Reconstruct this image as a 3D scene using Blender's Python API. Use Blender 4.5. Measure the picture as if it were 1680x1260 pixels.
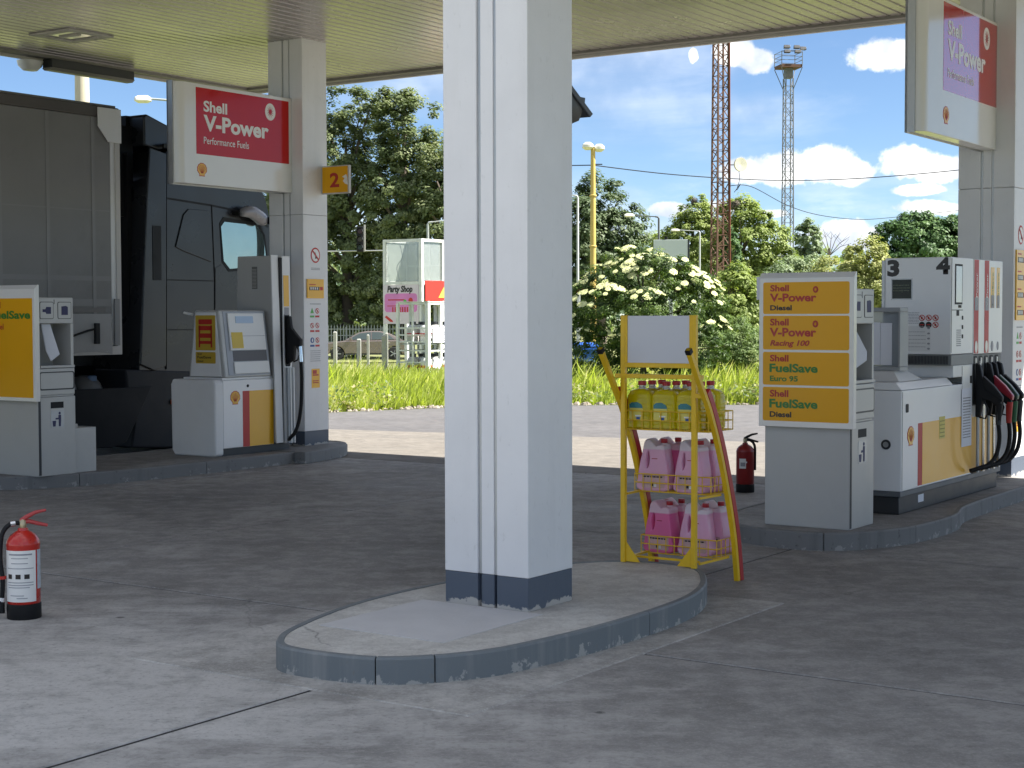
import bpy, bmesh, math, random
import numpy as np
from mathutils import Vector, Matrix

random.seed(7); RNG = np.random.default_rng(7)
for o in list(bpy.data.objects): bpy.data.objects.remove(o)
scn = bpy.context.scene
COL = scn.collection
R = math.radians

# ------------------------------------------------------------------ camera
F, H = 2613.1, 1.5                      # focal length in photo pixels, eye height in metres
PITCH, ROLL, YAW = R(2.461), R(-.144), R(34.272)
_f = Vector((0, math.cos(PITCH), -math.sin(PITCH)))
_r0 = Vector((1, 0, 0)); _u0 = Vector((0, math.sin(PITCH), math.cos(PITCH)))
_r = _r0*math.cos(ROLL)+_u0*math.sin(ROLL); _u = _u0*math.cos(ROLL)-_r0*math.sin(ROLL)
cam = bpy.data.objects.new('camera', bpy.data.cameras.new('camera')); COL.objects.link(cam)
cam.matrix_world = Matrix(((_r.x, _u.x, -_f.x, 0), (_r.y, _u.y, -_f.y, 0), (_r.z, _u.z, -_f.z, H), (0, 0, 0, 1)))
cam.data.sensor_width = 36; cam.data.lens = F*36/1680
cam.data.clip_start = .05; cam.data.clip_end = 3000
scn.camera = cam
scn.cycles.max_bounces = 7; scn.cycles.diffuse_bounces = 3; scn.cycles.glossy_bounces = 3; scn.cycles.transmission_bounces = 4; scn.cycles.transparent_max_bounces = 6

# station axes: u runs along the pump islands, v across them
DU = Vector((math.sin(YAW), math.cos(YAW), 0)); DV = Vector((-math.cos(YAW), math.sin(YAW), 0))
ANG = math.pi/2-YAW
def S(u, v, z=0): return DU*u+DV*v+Vector((0, 0, z))
def ray(x, y): return _r*((x-840)/F)-_u*((y-630)/F)+_f
CAMP = Vector((0, 0, H))
def uvz(p): return (p.dot(DU), p.dot(DV), p.z)
def onV(x, y, V): d = ray(x, y); return uvz(d*(V/d.dot(DV))+CAMP)
def onU(x, y, U): d = ray(x, y); return uvz(d*(U/d.dot(DU))+CAMP)
def atD(x, y, D): d = ray(x, y); return d*(D/d.y)+CAMP       # photo direction at a given distance ahead

# ------------------------------------------------------------------ light
SUNH = DU*.41+DV*(-.70)                 # horizontal run towards the sun per metre of height
SUNV = Vector((SUNH.x, SUNH.y, 1)).normalized()
EL = math.asin(SUNV.z); AZ = math.atan2(SUNV.x, SUNV.y)
sun = bpy.data.objects.new('sun', bpy.data.lights.new('sun', 'SUN')); COL.objects.link(sun)
sun.data.energy = 5.0; sun.data.angle = R(.53); sun.data.color = (1, .955, .88)
sun.rotation_euler = SUNV.to_track_quat('Z', 'Y').to_euler()
scn.view_settings.view_transform = 'Standard'; scn.view_settings.look = 'None'
scn.view_settings.exposure = 1.62; scn.view_settings.gamma = 1

world = bpy.data.worlds.new('World'); scn.world = world; world.use_nodes = True
def build_world():
    nt = world.node_tree; nt.nodes.clear(); N = nt.nodes.new; L = nt.links.new
    def math_(op, a, b=None, c=None, clamp=False):
        n = N('ShaderNodeMath'); n.operation = op; n.use_clamp = clamp
        for i, x in enumerate((a, b, c)):
            if x is None: continue
            if hasattr(x, 'links'): L(x, n.inputs[i])
            else: n.inputs[i].default_value = x
        return n.outputs[0]
    def rng(x, a, b, c=0, d=1):
        n = N('ShaderNodeMapRange'); n.interpolation_type = 'SMOOTHSTEP'
        L(x, n.inputs[0])
        for i, y in enumerate((a, b, c, d)): n.inputs[i+1].default_value = y
        return n.outputs[0]
    sky = N('ShaderNodeTexSky'); sky.sky_type = 'NISHITA'; sky.sun_disc = False
    sky.sun_elevation = EL; sky.sun_rotation = AZ; sky.air_density = .72; sky.dust_density = .0; sky.ozone_density = 5.0
    tc = N('ShaderNodeTexCoord'); sep = N('ShaderNodeSeparateXYZ'); L(tc.outputs['Generated'], sep.inputs[0])
    az = math_('ARCTAN2', sep.outputs[0], sep.outputs[1]); el = math_('ARCSINE', sep.outputs[2])
    comb = N('ShaderNodeCombineXYZ'); L(az, comb.inputs[0]); L(el, comb.inputs[1])
    def noise(vec, scale, detail=5, rough=.55, dist=0):
        n = N('ShaderNodeTexNoise'); L(vec, n.inputs['Vector']); n.inputs['Scale'].default_value = scale
        n.inputs['Detail'].default_value = detail; n.inputs['Roughness'].default_value = rough; n.inputs['Distortion'].default_value = dist
        return n.outputs['Fac']
    # cumulus clouds at fixed places on the sky sphere (azimuth, elevation, half sizes in radians)
    px = [(1205, 82, 36, 24), (1245, 98, 32, 22), (1137, 92, 11, 15), (1460, 90, 66, 27), (1515, 84, 45, 24), (1585, 92, 40, 20), (1225, 282, 56, 22),
          (1290, 276, 60, 30), (1345, 270, 56, 31), (1395, 284, 36, 22), (1488, 264, 42, 29), (1540, 275, 46, 26), (1510, 312, 44, 10),
          (1530, 340, 62, 15), (1195, 338, 60, 13), (1380, 386, 70, 25), (1260, 350, 40, 9), (1100, 345, 40, 14), (1800, 200, 120, 40)]
    d = None
    for x, y, rx, ry in px:
        r = ray(x, y).normalized(); ca, ce = math.atan2(r.x, r.y), math.asin(r.z)
        n = N('ShaderNodeVectorMath'); n.operation = 'SUBTRACT'; L(comb.outputs[0], n.inputs[0]); n.inputs[1].default_value = (ca, ce, 0)
        m = N('ShaderNodeVectorMath'); m.operation = 'MULTIPLY'; L(n.outputs[0], m.inputs[0]); m.inputs[1].default_value = (F/rx, F/ry, 0)
        l = N('ShaderNodeVectorMath'); l.operation = 'LENGTH'; L(m.outputs[0], l.inputs[0])
        d = l.outputs['Value'] if d is None else math_('SMOOTH_MIN', d, l.outputs['Value'], .25)
    puff = noise(tc.outputs['Generated'], 55, 6, .6)
    wide = noise(tc.outputs['Generated'], 16, 4, .5)
    dd = math_('ADD', math_('ADD', d, math_('MULTIPLY', math_('SUBTRACT', puff, .5), 1.5)), math_('MULTIPLY', math_('SUBTRACT', wide, .5), .8))
    cum = rng(dd, 1.1, .72)
    # thin veil over the whole sky; cloud added above the view to brighten shade
    mp = N('ShaderNodeMapping'); mp.inputs['Scale'].default_value = (1, 1, 3.2); L(tc.outputs['Generated'], mp.inputs[0])
    v1 = noise(mp.outputs[0], 3.2, 8, .6, .3)
    veil = math_('MULTIPLY', rng(v1, .48, .8), .42)
    v2 = noise(mp.outputs[0], 9, 8, .62, .2)
    low = math_('MULTIPLY', math_('MULTIPLY', rng(v2, .42, .62), rng(el, .11, .02)), .6)
    fill_cloud = math_('MULTIPLY', rng(noise(tc.outputs['Generated'], 3.6, 6, .58), .455, .53), rng(el, .19, .30))
    mask = math_('MAXIMUM', math_('MAXIMUM', cum, veil), math_('MAXIMUM', low, fill_cloud))
    ramp = N('ShaderNodeMix'); ramp.data_type = 'RGBA'; L(rng(noise(tc.outputs['Generated'], 26, 5, .5), .35, .62), ramp.inputs['Factor'])
    ramp.inputs['A'].default_value = (.50, .56, .66, 1); ramp.inputs['B'].default_value = (1, 1, 1, 1)
    b1 = N('ShaderNodeBackground'); L(sky.outputs[0], b1.inputs[0]); b1.inputs[1].default_value = .052
    b2 = N('ShaderNodeBackground'); L(ramp.outputs['Result'], b2.inputs[0]); b2.inputs[1].default_value = .5
    mx = N('ShaderNodeMixShader'); L(mask, mx.inputs[0]); L(b1.outputs[0], mx.inputs[1]); L(b2.outputs[0], mx.inputs[2])
    out = N('ShaderNodeOutputWorld'); L(mx.outputs[0], out.inputs[0])
build_world()

# ------------------------------------------------------------------ materials
MATS = {}
def mat(name, c, rough=.5, metal=0, var=.08, scale=6, bump=0, bscale=40, coat=0, spec=.5, trans=0, dirt=0, dirtc=(.09, .085, .075), ior=1.5, alpha=1):
    if name in MATS: return MATS[name]
    m = bpy.data.materials.new(name); m.use_nodes = True; nt = m.node_tree; b = nt.nodes['Principled BSDF']; N = nt.nodes.new; L = nt.links.new
    tc = N('ShaderNodeTexCoord')
    n = N('ShaderNodeTexNoise'); n.inputs['Scale'].default_value = scale; n.inputs['Detail'].default_value = 6; L(tc.outputs['Object'], n.inputs['Vector'])
    mx = N('ShaderNodeMix'); mx.data_type = 'RGBA'
    mx.inputs['A'].default_value = (*[x*(1-var) for x in c], 1); mx.inputs['B'].default_value = (*[min(1, x*(1+var)) for x in c], 1)
    L(n.outputs['Fac'], mx.inputs['Factor']); colr = mx.outputs['Result']
    if dirt:
        n2 = N('ShaderNodeTexNoise'); n2.inputs['Scale'].default_value = scale*.45; n2.inputs['Detail'].default_value = 9; n2.inputs['Roughness'].default_value = .65
        L(tc.outputs['Object'], n2.inputs['Vector'])
        mr = N('ShaderNodeMapRange'); L(n2.outputs['Fac'], mr.inputs[0])
        for i, y in enumerate((.48, .75, 0, dirt)): mr.inputs[i+1].default_value = y
        m2 = N('ShaderNodeMix'); m2.data_type = 'RGBA'; L(mr.outputs[0], m2.inputs['Factor']); L(colr, m2.inputs['A']); m2.inputs['B'].default_value = (*dirtc, 1)
        colr = m2.outputs['Result']
    L(colr, b.inputs['Base Color'])
    mr = N('ShaderNodeMapRange'); L(n.outputs['Fac'], mr.inputs[0])
    for i, y in enumerate((.3, .7, max(0, rough-.06), min(1, rough+.06))): mr.inputs[i+1].default_value = y
    L(mr.outputs[0], b.inputs['Roughness'])
    b.inputs['Metallic'].default_value = metal; b.inputs['Coat Weight'].default_value = coat; b.inputs['Coat Roughness'].default_value = .04
    b.inputs['Specular IOR Level'].default_value = spec; b.inputs['Transmission Weight'].default_value = trans; b.inputs['IOR'].default_value = ior
    b.inputs['Alpha'].default_value = alpha
    if bump:
        nb = N('ShaderNodeTexNoise'); nb.inputs['Scale'].default_value = bscale; nb.inputs['Detail'].default_value = 8; L(tc.outputs['Object'], nb.inputs['Vector'])
        bp = N('ShaderNodeBump'); bp.inputs['Strength'].default_value = bump; bp.inputs['Distance'].default_value = .01
        L(nb.outputs['Fac'], bp.inputs['Height']); L(bp.outputs[0], b.inputs['Normal'])
    MATS[name] = m; return m

def concrete(name, c1, c2, stain, stain_amt, crack=0, streak=.5, pale=None, drips=0, worn=None):
    """worn paving: blotches, tyre streaks, speckle, oil stains, optional hairline cracks (world scale, object coordinates)"""
    m = bpy.data.materials.new(name); m.use_nodes = True; nt = m.node_tree; b = nt.nodes['Principled BSDF']; N = nt.nodes.new; L = nt.links.new
    geo = N('ShaderNodeNewGeometry')
    def noise(scale, detail=8, rough=.6, sc=None, rot=0, dist=0):
        v = geo.outputs['Position']
        if sc:
            mp = N('ShaderNodeMapping'); mp.inputs['Rotation'].default_value = (0, 0, rot); mp.inputs['Scale'].default_value = sc; L(v, mp.inputs[0]); v = mp.outputs[0]
        n = N('ShaderNodeTexNoise'); L(v, n.inputs['Vector']); n.inputs['Scale'].default_value = scale; n.inputs['Detail'].default_value = detail
        n.inputs['Roughness'].default_value = rough; n.inputs['Distortion'].default_value = dist; return n.outputs['Fac']
    def rng(x, a, b_, c=0, d=1):
        n = N('ShaderNodeMapRange'); L(x, n.inputs[0])
        for i, y in enumerate((a, b_, c, d)): n.inputs[i+1].default_value = y
        return n.outputs[0]
    def mix(f, a, b_):
        n = N('ShaderNodeMix'); n.data_type = 'RGBA'; L(f, n.inputs['Factor'])
        for s, x in (('A', a), ('B', b_)):
            if hasattr(x, 'links'): L(x, n.inputs[s])
            else: n.inputs[s].default_value = (*x, 1)
        return n.outputs['Result']
    big = noise(.55, 6, .6, None, 0, .4)
    col = mix(rng(big, .36, .64), c1, c2)
    st = noise(1.5, 5, .6, (.18, 1.6, 1), -ANG, .3)
    col = mix(rng(st, .45, .75, 0, streak), col, stain)
    oil = noise(.95, 6, .68, None, 0, .8)
    col = mix(rng(oil, .54, .68, 0, stain_amt), col, stain)
    if pale:
        pl = noise(.8, 7, .7, None, 0, .5); col = mix(rng(pl, .55, .63, 0, .5), col, pale)
    if worn:    # rubbed pale area of its own shape: ellipse in station axes broken up by noise
        cu, cv, ru, rv, pc = worn
        mp = N('ShaderNodeMapping'); mp.vector_type = 'TEXTURE'; w0 = S(cu, cv); mp.inputs['Location'].default_value = w0; mp.inputs['Rotation'].default_value = (0, 0, ANG); mp.inputs['Scale'].default_value = (ru, rv, 1); L(geo.outputs['Position'], mp.inputs[0])
        ln = N('ShaderNodeVectorMath'); ln.operation = 'LENGTH'; L(mp.outputs[0], ln.inputs[0])
        ad = N('ShaderNodeMath'); ad.operation = 'MULTIPLY_ADD'; L(noise(1.7, 8, .72, (.5, 1.3, 1), -ANG, .5), ad.inputs[0]); ad.inputs[1].default_value = 2.4; L(ln.outputs['Value'], ad.inputs[2])
        col = mix(rng(ad.outputs[0], 2.25, 1.55, 0, .85), col, pc)
    mo = noise(5.5, 6, .75); col = mix(rng(mo, .46, .66, 0, .5), col, tuple(x*.62 for x in c1)); col = mix(rng(mo, .52, .34, 0, .4), col, tuple(min(.7, x*1.3) for x in c2))
    if drips:
        vs = N('ShaderNodeTexVoronoi'); vs.inputs['Scale'].default_value = 2.6; L(geo.outputs['Position'], vs.inputs['Vector'])
        sx = N('ShaderNodeSeparateColor'); L(vs.outputs['Color'], sx.inputs[0]); rr = rng(sx.outputs[0], .45, 1, 0, .085)
        dm = N('ShaderNodeMath'); dm.operation = 'SUBTRACT'; L(rr, dm.inputs[0]); dn = N('ShaderNodeMath'); dn.operation = 'MULTIPLY_ADD'; L(noise(22, 3), dn.inputs[0]); dn.inputs[1].default_value = .06; L(vs.outputs['Distance'], dn.inputs[2]); L(dn.outputs[0], dm.inputs[1])
        col = mix(rng(dm.outputs[0], -.03, .0, 0, drips), col, (.05, .049, .048))
    sp = noise(90, 3, .7); col = mix(rng(sp, .5, .8, 0, .55), col, tuple(x*1.7 for x in c2))
    sp2 = noise(45, 4, .7); col = mix(rng(sp2, .54, .72, 0, .6), col, tuple(x*.45 for x in c1))
    h = sp
    if crack:
        vo = N('ShaderNodeTexVoronoi'); vo.feature = 'DISTANCE_TO_EDGE'; vo.inputs['Scale'].default_value = .42
        mpn = N('ShaderNodeVectorMath'); mpn.operation = 'ADD'; L(geo.outputs['Position'], mpn.inputs[0])
        nz = N('ShaderNodeTexNoise'); nz.inputs['Scale'].default_value = 1.6; nz.inputs['Detail'].default_value = 5; L(geo.outputs['Position'], nz.inputs['Vector'])
        L(nz.outputs['Color'], mpn.inputs[1]); L(mpn.outputs[0], vo.inputs['Vector'])
        cr = rng(vo.outputs['Distance'], .0, .006, crack, 0); gate = rng(noise(.5, 3), .5, .56)
        mm = N('ShaderNodeMath'); mm.operation = 'MULTIPLY'; L(cr, mm.inputs[0]); L(gate, mm.inputs[1])
        col = mix(mm.outputs[0], col, (.03, .03, .03))
    L(col, b.inputs['Base Color'])
    L(rng(oil, .4, .7, .88, .55), b.inputs['Roughness']); b.inputs['Specular IOR Level'].default_value = .35
    bp = N('ShaderNodeBump'); bp.inputs['Strength'].default_value = .5; bp.inputs['Distance'].default_value = .004
    hb = N('ShaderNodeMath'); hb.operation = 'ADD'; L(sp, hb.inputs[0]); L(noise(14, 4, .7), hb.inputs[1])
    L(hb.outputs[0], bp.inputs['Height']); L(bp.outputs[0], b.inputs['Normal'])
    MATS[name] = m; return m

def worn_paint(name, paint, under, chip=.5, foot=0, streak=.25, streakc=(.3, .29, .27), rough=.5):
    """painted surface with chips down to the material below (more along the foot), vertical drip streaks and scuffs"""
    m = bpy.data.materials.new(name); m.use_nodes = True; nt = m.node_tree; b = nt.nodes['Principled BSDF']; N = nt.nodes.new; L = nt.links.new
    tc = N('ShaderNodeTexCoord'); sp = N('ShaderNodeSeparateXYZ'); L(tc.outputs['Object'], sp.inputs[0])
    def noise(scale, detail=6, rough_=.6, sc=None):
        v = tc.outputs['Object']
        if sc: mp = N('ShaderNodeMapping'); mp.inputs['Scale'].default_value = sc; L(v, mp.inputs[0]); v = mp.outputs[0]
        n = N('ShaderNodeTexNoise'); n.inputs['Scale'].default_value = scale; n.inputs['Detail'].default_value = detail; n.inputs['Roughness'].default_value = rough_; L(v, n.inputs['Vector']); return n.outputs['Fac']
    def rng(x, a, b_, c=0, d=1):
        n = N('ShaderNodeMapRange'); L(x, n.inputs[0])
        for i, y in enumerate((a, b_, c, d)): n.inputs[i+1].default_value = y
        return n.outputs[0]
    def mix(f, a, b_):
        n = N('ShaderNodeMix'); n.data_type = 'RGBA'; L(f, n.inputs['Factor'])
        for s_, x in (('A', a), ('B', b_)):
            if hasattr(x, 'links'): L(x, n.inputs[s_])
            else: n.inputs[s_].default_value = (*x, 1)
        return n.outputs['Result']
    col = mix(noise(3, 5), tuple(x*.9 for x in paint), tuple(min(1, x*1.08) for x in paint))
    col = mix(rng(noise(7, 5, .65, (1, 1, .06)), .52, .78, 0, streak), col, streakc)
    col = mix(rng(noise(26, 4, .7, (1, 1, .5)), .62, .72, 0, streak*1.2), col, tuple(x*.6 for x in streakc))
    ch = noise(11, 7, .68)
    if foot:
        a = N('ShaderNodeMath'); a.operation = 'MULTIPLY_ADD'; L(sp.outputs[2], a.inputs[0]); a.inputs[1].default_value = -foot; L(ch, a.inputs[2]); ch = a.outputs[0]
    f = rng(ch, .70-chip*.25, .73-chip*.25)
    col = mix(f, col, under); L(col, b.inputs['Base Color']); b.inputs['Roughness'].default_value = rough; b.inputs['Specular IOR Level'].default_value = .4
    bp = N('ShaderNodeBump'); bp.inputs['Strength'].default_value = .5; bp.inputs['Distance'].default_value = .003; L(ch, bp.inputs['Height']); L(bp.outputs[0], b.inputs['Normal'])
    MATS[name] = m; return m

def leafmat(name, ramp, trans=.35, rough=.55):
    m = bpy.data.materials.new(name); m.use_nodes = True; nt = m.node_tree; b = nt.nodes['Principled BSDF']; N = nt.nodes.new; L = nt.links.new
    at = N('ShaderNodeAttribute'); at.attribute_name = 'tint'
    cr = N('ShaderNodeValToRGB'); e = cr.color_ramp.elements
    e[0].position, e[0].color = 0, (*ramp[0], 1); e[1].position, e[1].color = 1, (*ramp[-1], 1)
    for i, c in enumerate(ramp[1:-1]): x = e.new((i+1)/(len(ramp)-1)); x.color = (*c, 1)
    L(at.outputs['Fac'], cr.inputs[0]); L(cr.outputs[0], b.inputs['Base Color']); b.inputs['Roughness'].default_value = rough
    b.inputs['Specular IOR Level'].default_value = .3
    tr = N('ShaderNodeBsdfTranslucent'); mul = N('ShaderNodeMix'); mul.data_type = 'RGBA'; mul.blend_type = 'MULTIPLY'; mul.inputs['Factor'].default_value = 1
    L(cr.outputs[0], mul.inputs['A']); mul.inputs['B'].default_value = (1.25, 1.35, .6, 1); L(mul.outputs['Result'], tr.inputs[0])
    mx = N('ShaderNodeMixShader'); mx.inputs[0].default_value = trans; L(b.outputs[0], mx.inputs[1]); L(tr.outputs[0], mx.inputs[2])
    L(mx.outputs[0], nt.nodes['Material Output'].inputs[0]); MATS[name] = m; return m

WHITE = mat('white_paint', (.84, .84, .84), .35, var=.04, scale=3, dirt=.1, dirtc=(.5, .49, .46))
OFFW = mat('offwhite_panel', (.74, .74, .735), .4, var=.04, scale=4, dirt=.18, dirtc=(.36, .35, .33))
GREYP = mat('grey_panel', (.47, .465, .445), .42, var=.05, scale=5, metal=.15, dirt=.15, dirtc=(.2, .19, .18))
DARKP = mat('dark_plastic', (.03, .032, .036), .45, var=.2)
BLACK = mat('black_rubber', (.012, .012, .013), .6, var=.2, spec=.25)
RED = mat('sign_red', (.52, .016, .012), .14, var=.04, spec=.25); REDG = mat('sign_red_glossy', (.52, .016, .012), .1, var=.04, spec=.5, coat=1)
YEL = mat('sign_yellow', (.80, .39, .006), .33, var=.05, spec=.3, scale=3)
YELP = mat('pump_yellow', (.80, .42, .008), .35, var=.05, coat=.2)
SIGNW = mat('sign_white', (.76, .75, .72), .14, var=.03, scale=2, dirt=.12, dirtc=(.42, .4, .36))
LETW = mat('letter_white', (.78, .77, .74), .35, var=.03)
LETR = mat('letter_red', (.45, .02, .012), .4, var=.04)
LETG = mat('letter_green', (.03, .2, .025), .4, var=.04)
LETK = mat('letter_black', (.018, .014, .013), .4, var=.1)
BASEBL = None
STEEL = mat('galvanised', (.42, .43, .44), .42, metal=.7, var=.15, scale=15)
CHROME = mat('chrome', (.7, .7, .7), .18, metal=1)
GLASS = mat('dark_glass', (.03, .035, .04), .06, coat=1)
PAPER = mat('paper', (.74, .75, .8), .8, var=.04)

# ------------------------------------------------------------------ mesh helpers
class MB:
    def __init__(s): s.v = []; s.f = []
    def add(s, vs, fs):
        n = len(s.v); s.v += [tuple(p) for p in vs]; s.f += [tuple(i+n for i in f) for f in fs]; return s
    def box(s, a, b, c, d, e, f):
        return s.add([(a, c, e), (b, c, e), (b, d, e), (a, d, e), (a, c, f), (b, c, f), (b, d, f), (a, d, f)],
                     [(0, 3, 2, 1), (4, 5, 6, 7), (0, 1, 5, 4), (1, 2, 6, 5), (2, 3, 7, 6), (3, 0, 4, 7)])
    def hexa(s, p):    # 8 corners: 4 bottom ring, 4 top ring
        return s.add(p, [(0, 3, 2, 1), (4, 5, 6, 7), (0, 1, 5, 4), (1, 2, 6, 5), (2, 3, 7, 6), (3, 0, 4, 7)])
    def ring(s, rings, close=True, caps=True):
        n = len(rings[0]); vs = [p for r in rings for p in r]; fs = []
        for k in range(len(rings)-1):
            for i in range(n if close else n-1):
                j = (i+1) % n; fs.append((k*n+i, k*n+j, (k+1)*n+j, (k+1)*n+i))
        if caps: fs.append(tuple(range(n-1, -1, -1))); fs.append(tuple((len(rings)-1)*n+i for i in range(n)))
        return s.add(vs, fs)
    def prism(s, poly, axis, lo, hi):   # poly in the two other axes (cyclic order kept: z:(x,y)  x:(y,z)  y:(x,z))
        def P(a, b, t): return {'z': (a, b, t), 'x': (t, a, b), 'y': (a, t, b)}[axis]
        return s.ring([[P(a, b, lo) for a, b in poly], [P(a, b, hi) for a, b in poly]])
    def tube(s, pts, r, n=8, closed=False):
        pts = [Vector(p) for p in pts]; rings = []; m = len(pts)
        up = None
        for i, p in enumerate(pts):
            a = pts[i-1] if (i or closed) else p; b = pts[(i+1) % m] if (i < m-1 or closed) else p
            t = (b-a).normalized()
            if up is None: up = t.orthogonal().normalized()
            x = (up-t*up.dot(t))
            x = x.normalized() if x.length > 1e-6 else t.orthogonal().normalized()
            up = x; y = t.cross(x); rr = r[i] if hasattr(r, '__len__') else r
            rings.append([tuple(p+(x*math.cos(2*math.pi*k/n)+y*math.sin(2*math.pi*k/n))*rr) for k in range(n)])
        if closed: rings.append(rings[0]); return s.ring(rings, caps=False)
        return s.ring(rings)
    def lathe(s, prof, c=(0, 0, 0), n=24, axis='z'):
        rings = []
        for r, z in prof:
            q = []
            for k in range(n):
                a = 2*math.pi*k/n; x, y = r*math.cos(a), r*math.sin(a)
                q.append({'z': (c[0]+x, c[1]+y, c[2]+z), 'x': (c[0]+z, c[1]+x, c[2]+y), 'y': (c[0]+y, c[1]+z, c[2]+x)}[axis])
            rings.append(q)
        return s.ring(rings)
    def loft(s, secs, c=(0, 0), n=5):    # (z, half x, half y, corner radius)
        rings = []
        for z, hx, hy, cr in secs:
            q = []
            for sx, sy, a0 in ((1, 1, 0), (-1, 1, 90), (-1, -1, 180), (1, -1, 270)):
                for k in range(n):
                    a = R(a0+90*k/(n-1)); q.append((c[0]+sx*(hx-cr)+cr*math.cos(a), c[1]+sy*(hy-cr)+cr*math.sin(a), z))
            rings.append(q)
        return s.ring(rings)
    def bar(s, p, q, w, h=None):
        """rectangular bar between two points"""
        p, q = Vector(p), Vector(q); h = h or w; t = (q-p).normalized()
        a = Vector((0, 0, 1)) if abs(t.z) < .9 else Vector((0, 1, 0))
        x = t.cross(a).normalized()*w/2; y = x.cross(t).normalized()*h/2
        return s.ring([[tuple(o+sx*x+sy*y) for sx, sy in ((1, 1), (-1, 1), (-1, -1), (1, -1))] for o in (p, q)])

ORG = {}
def recalc(me):
    bm = bmesh.new(); bm.from_mesh(me); bmesh.ops.recalc_face_normals(bm, faces=bm.faces); bm.to_mesh(me); bm.free()
def mesh_of(name, mb, off=(0, 0, 0), smooth=False):
    me = bpy.data.meshes.new(name); me.from_pydata([(x-off[0], y-off[1], z-off[2]) for x, y, z in mb.v], [], mb.f); recalc(me)
    if smooth:
        me.polygons.foreach_set('use_smooth', [True]*len(me.polygons))
        me.set_sharp_from_angle(angle=R(smooth if smooth > 1 else 40))
    return me
def link(name, me, parent=None):
    o = bpy.data.objects.new(name, me); COL.objects.link(o)
    if parent: o.parent = parent; ORG[o] = ORG[parent]
    return o
def tag(o, label=None, cat=None, group=None, kind=None):
    if label: o['label'] = label
    if cat: o['category'] = cat
    if group: o['group'] = group
    if kind: o['kind'] = kind
    return o
def thing(name, label, cat, org=(0, 0, 0), group=None, rot=None, world=False):
    """Empty at the thing's base. org in station coordinates (u,v,z), or world coordinates with its own rotation"""
    o = link(name, None); ORG[o] = (0, 0, 0) if world else org
    o.location = org if world else S(*org); o.rotation_euler = (0, 0, (rot or 0) if world else ANG)
    o.empty_display_size = .2
    return tag(o, label, cat, group)
def part(name, mb, m, parent, bev=0, smooth=False, label=None, kind=None, seg=2):
    o = link(name, mesh_of(name, mb, ORG[parent], smooth), parent); o.data.materials.append(m)
    if bev:
        b = o.modifiers.new('bevel', 'BEVEL'); b.width = bev; b.segments = seg; b.limit_method = 'ANGLE'; b.angle_limit = R(40)
        o.data.polygons.foreach_set('use_smooth', [True]*len(o.data.polygons)); o.data.set_sharp_from_angle(angle=R(60))
        wn = o.modifiers.new('wn', 'WEIGHTED_NORMAL'); wn.keep_sharp = True
    return tag(o, label, kind=kind)
def solo(name, mb, m, label, cat, org, group=None, bev=0, smooth=False, world=False, rot=0):
    o = link(name, mesh_of(name, mb, (0, 0, 0) if world else org, smooth)); o.data.materials.append(m); ORG[o] = (0, 0, 0) if world else org
    o.location = org if world else S(*org); o.rotation_euler = (0, 0, rot if world else ANG)
    if bev: b = o.modifiers.new('bevel', 'BEVEL'); b.width = bev; b.segments = 2; b.limit_method = 'ANGLE'
    return tag(o, label, cat, group)
def struct(name, mb, m, bev=0, station=True, smooth=False):
    o = link(name, mesh_of(name, mb, (0, 0, 0), smooth)); o.data.materials.append(m); ORG[o] = (0, 0, 0); o['kind'] = 'structure'
    if station: o.rotation_euler = (0, 0, ANG)
    if bev: b = o.modifiers.new('bevel', 'BEVEL'); b.width = bev; b.segments = 2; b.limit_method = 'ANGLE'
    return o
def copy_tree(o, parent=None):
    c = o.copy(); COL.objects.link(c); c.parent = parent; ORG[c] = ORG[o]
    for ch in o.children: copy_tree(ch, c)
    return c
def catmull(P, n=6, closed=True):
    P = [Vector((*p, 0)) if len(p) == 2 else Vector(p) for p in P]; out = []; m = len(P)
    for i in range(m if closed else m-1):
        g = (lambda k: P[k % m]) if closed else (lambda k: P[max(0, min(m-1, k))])
        a, b, c, d = g(i-1), g(i), g(i+1), g(i+2)
        for k in range(n):
            t = k/n; out.append(.5*((2*b)+(c-a)*t+(2*a-5*b+4*c-d)*t*t+(3*b-a-3*c+d)*t**3))
    if not closed: out.append(P[-1])
    return out

# flat print and lettering: thin plates on a face. FV faces -v (reads along +u), FU faces -u (reads along -v)
FV = (Vector((1, 0, 0)), Vector((0, 0, 1))); FU = (Vector((0, -1, 0)), Vector((0, 0, 1)))
def plate(polys, P, fr, lvl, m, parent, name, label=None, th=.0016):
    r, u = fr; n = r.cross(u); mb = MB(); P = Vector(P)
    for poly in polys:
        mb.ring([[tuple(P+r*s+u*t+n*d) for s, t in poly] for d in (-.003, lvl*th)])
    return part(name, mb, m, parent, label=label)
def rect(a, b, c, d): return [(a, c), (b, c), (b, d), (a, d)]
def rrect(a, b, c, d, r, n=5):
    out = []
    for cx, cy, a0 in ((b-r, d-r, 0), (a+r, d-r, 90), (a+r, c+r, 180), (b-r, c+r, 270)):
        for k in range(n): t = R(a0+90*k/(n-1)); out.append((cx+r*math.cos(t), cy+r*math.sin(t)))
    return out
def disc(cx, cy, r, n=20, ry=None): return [(cx+r*math.cos(2*math.pi*k/n), cy+(ry or r)*math.sin(2*math.pi*k/n)) for k in range(n)]
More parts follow.
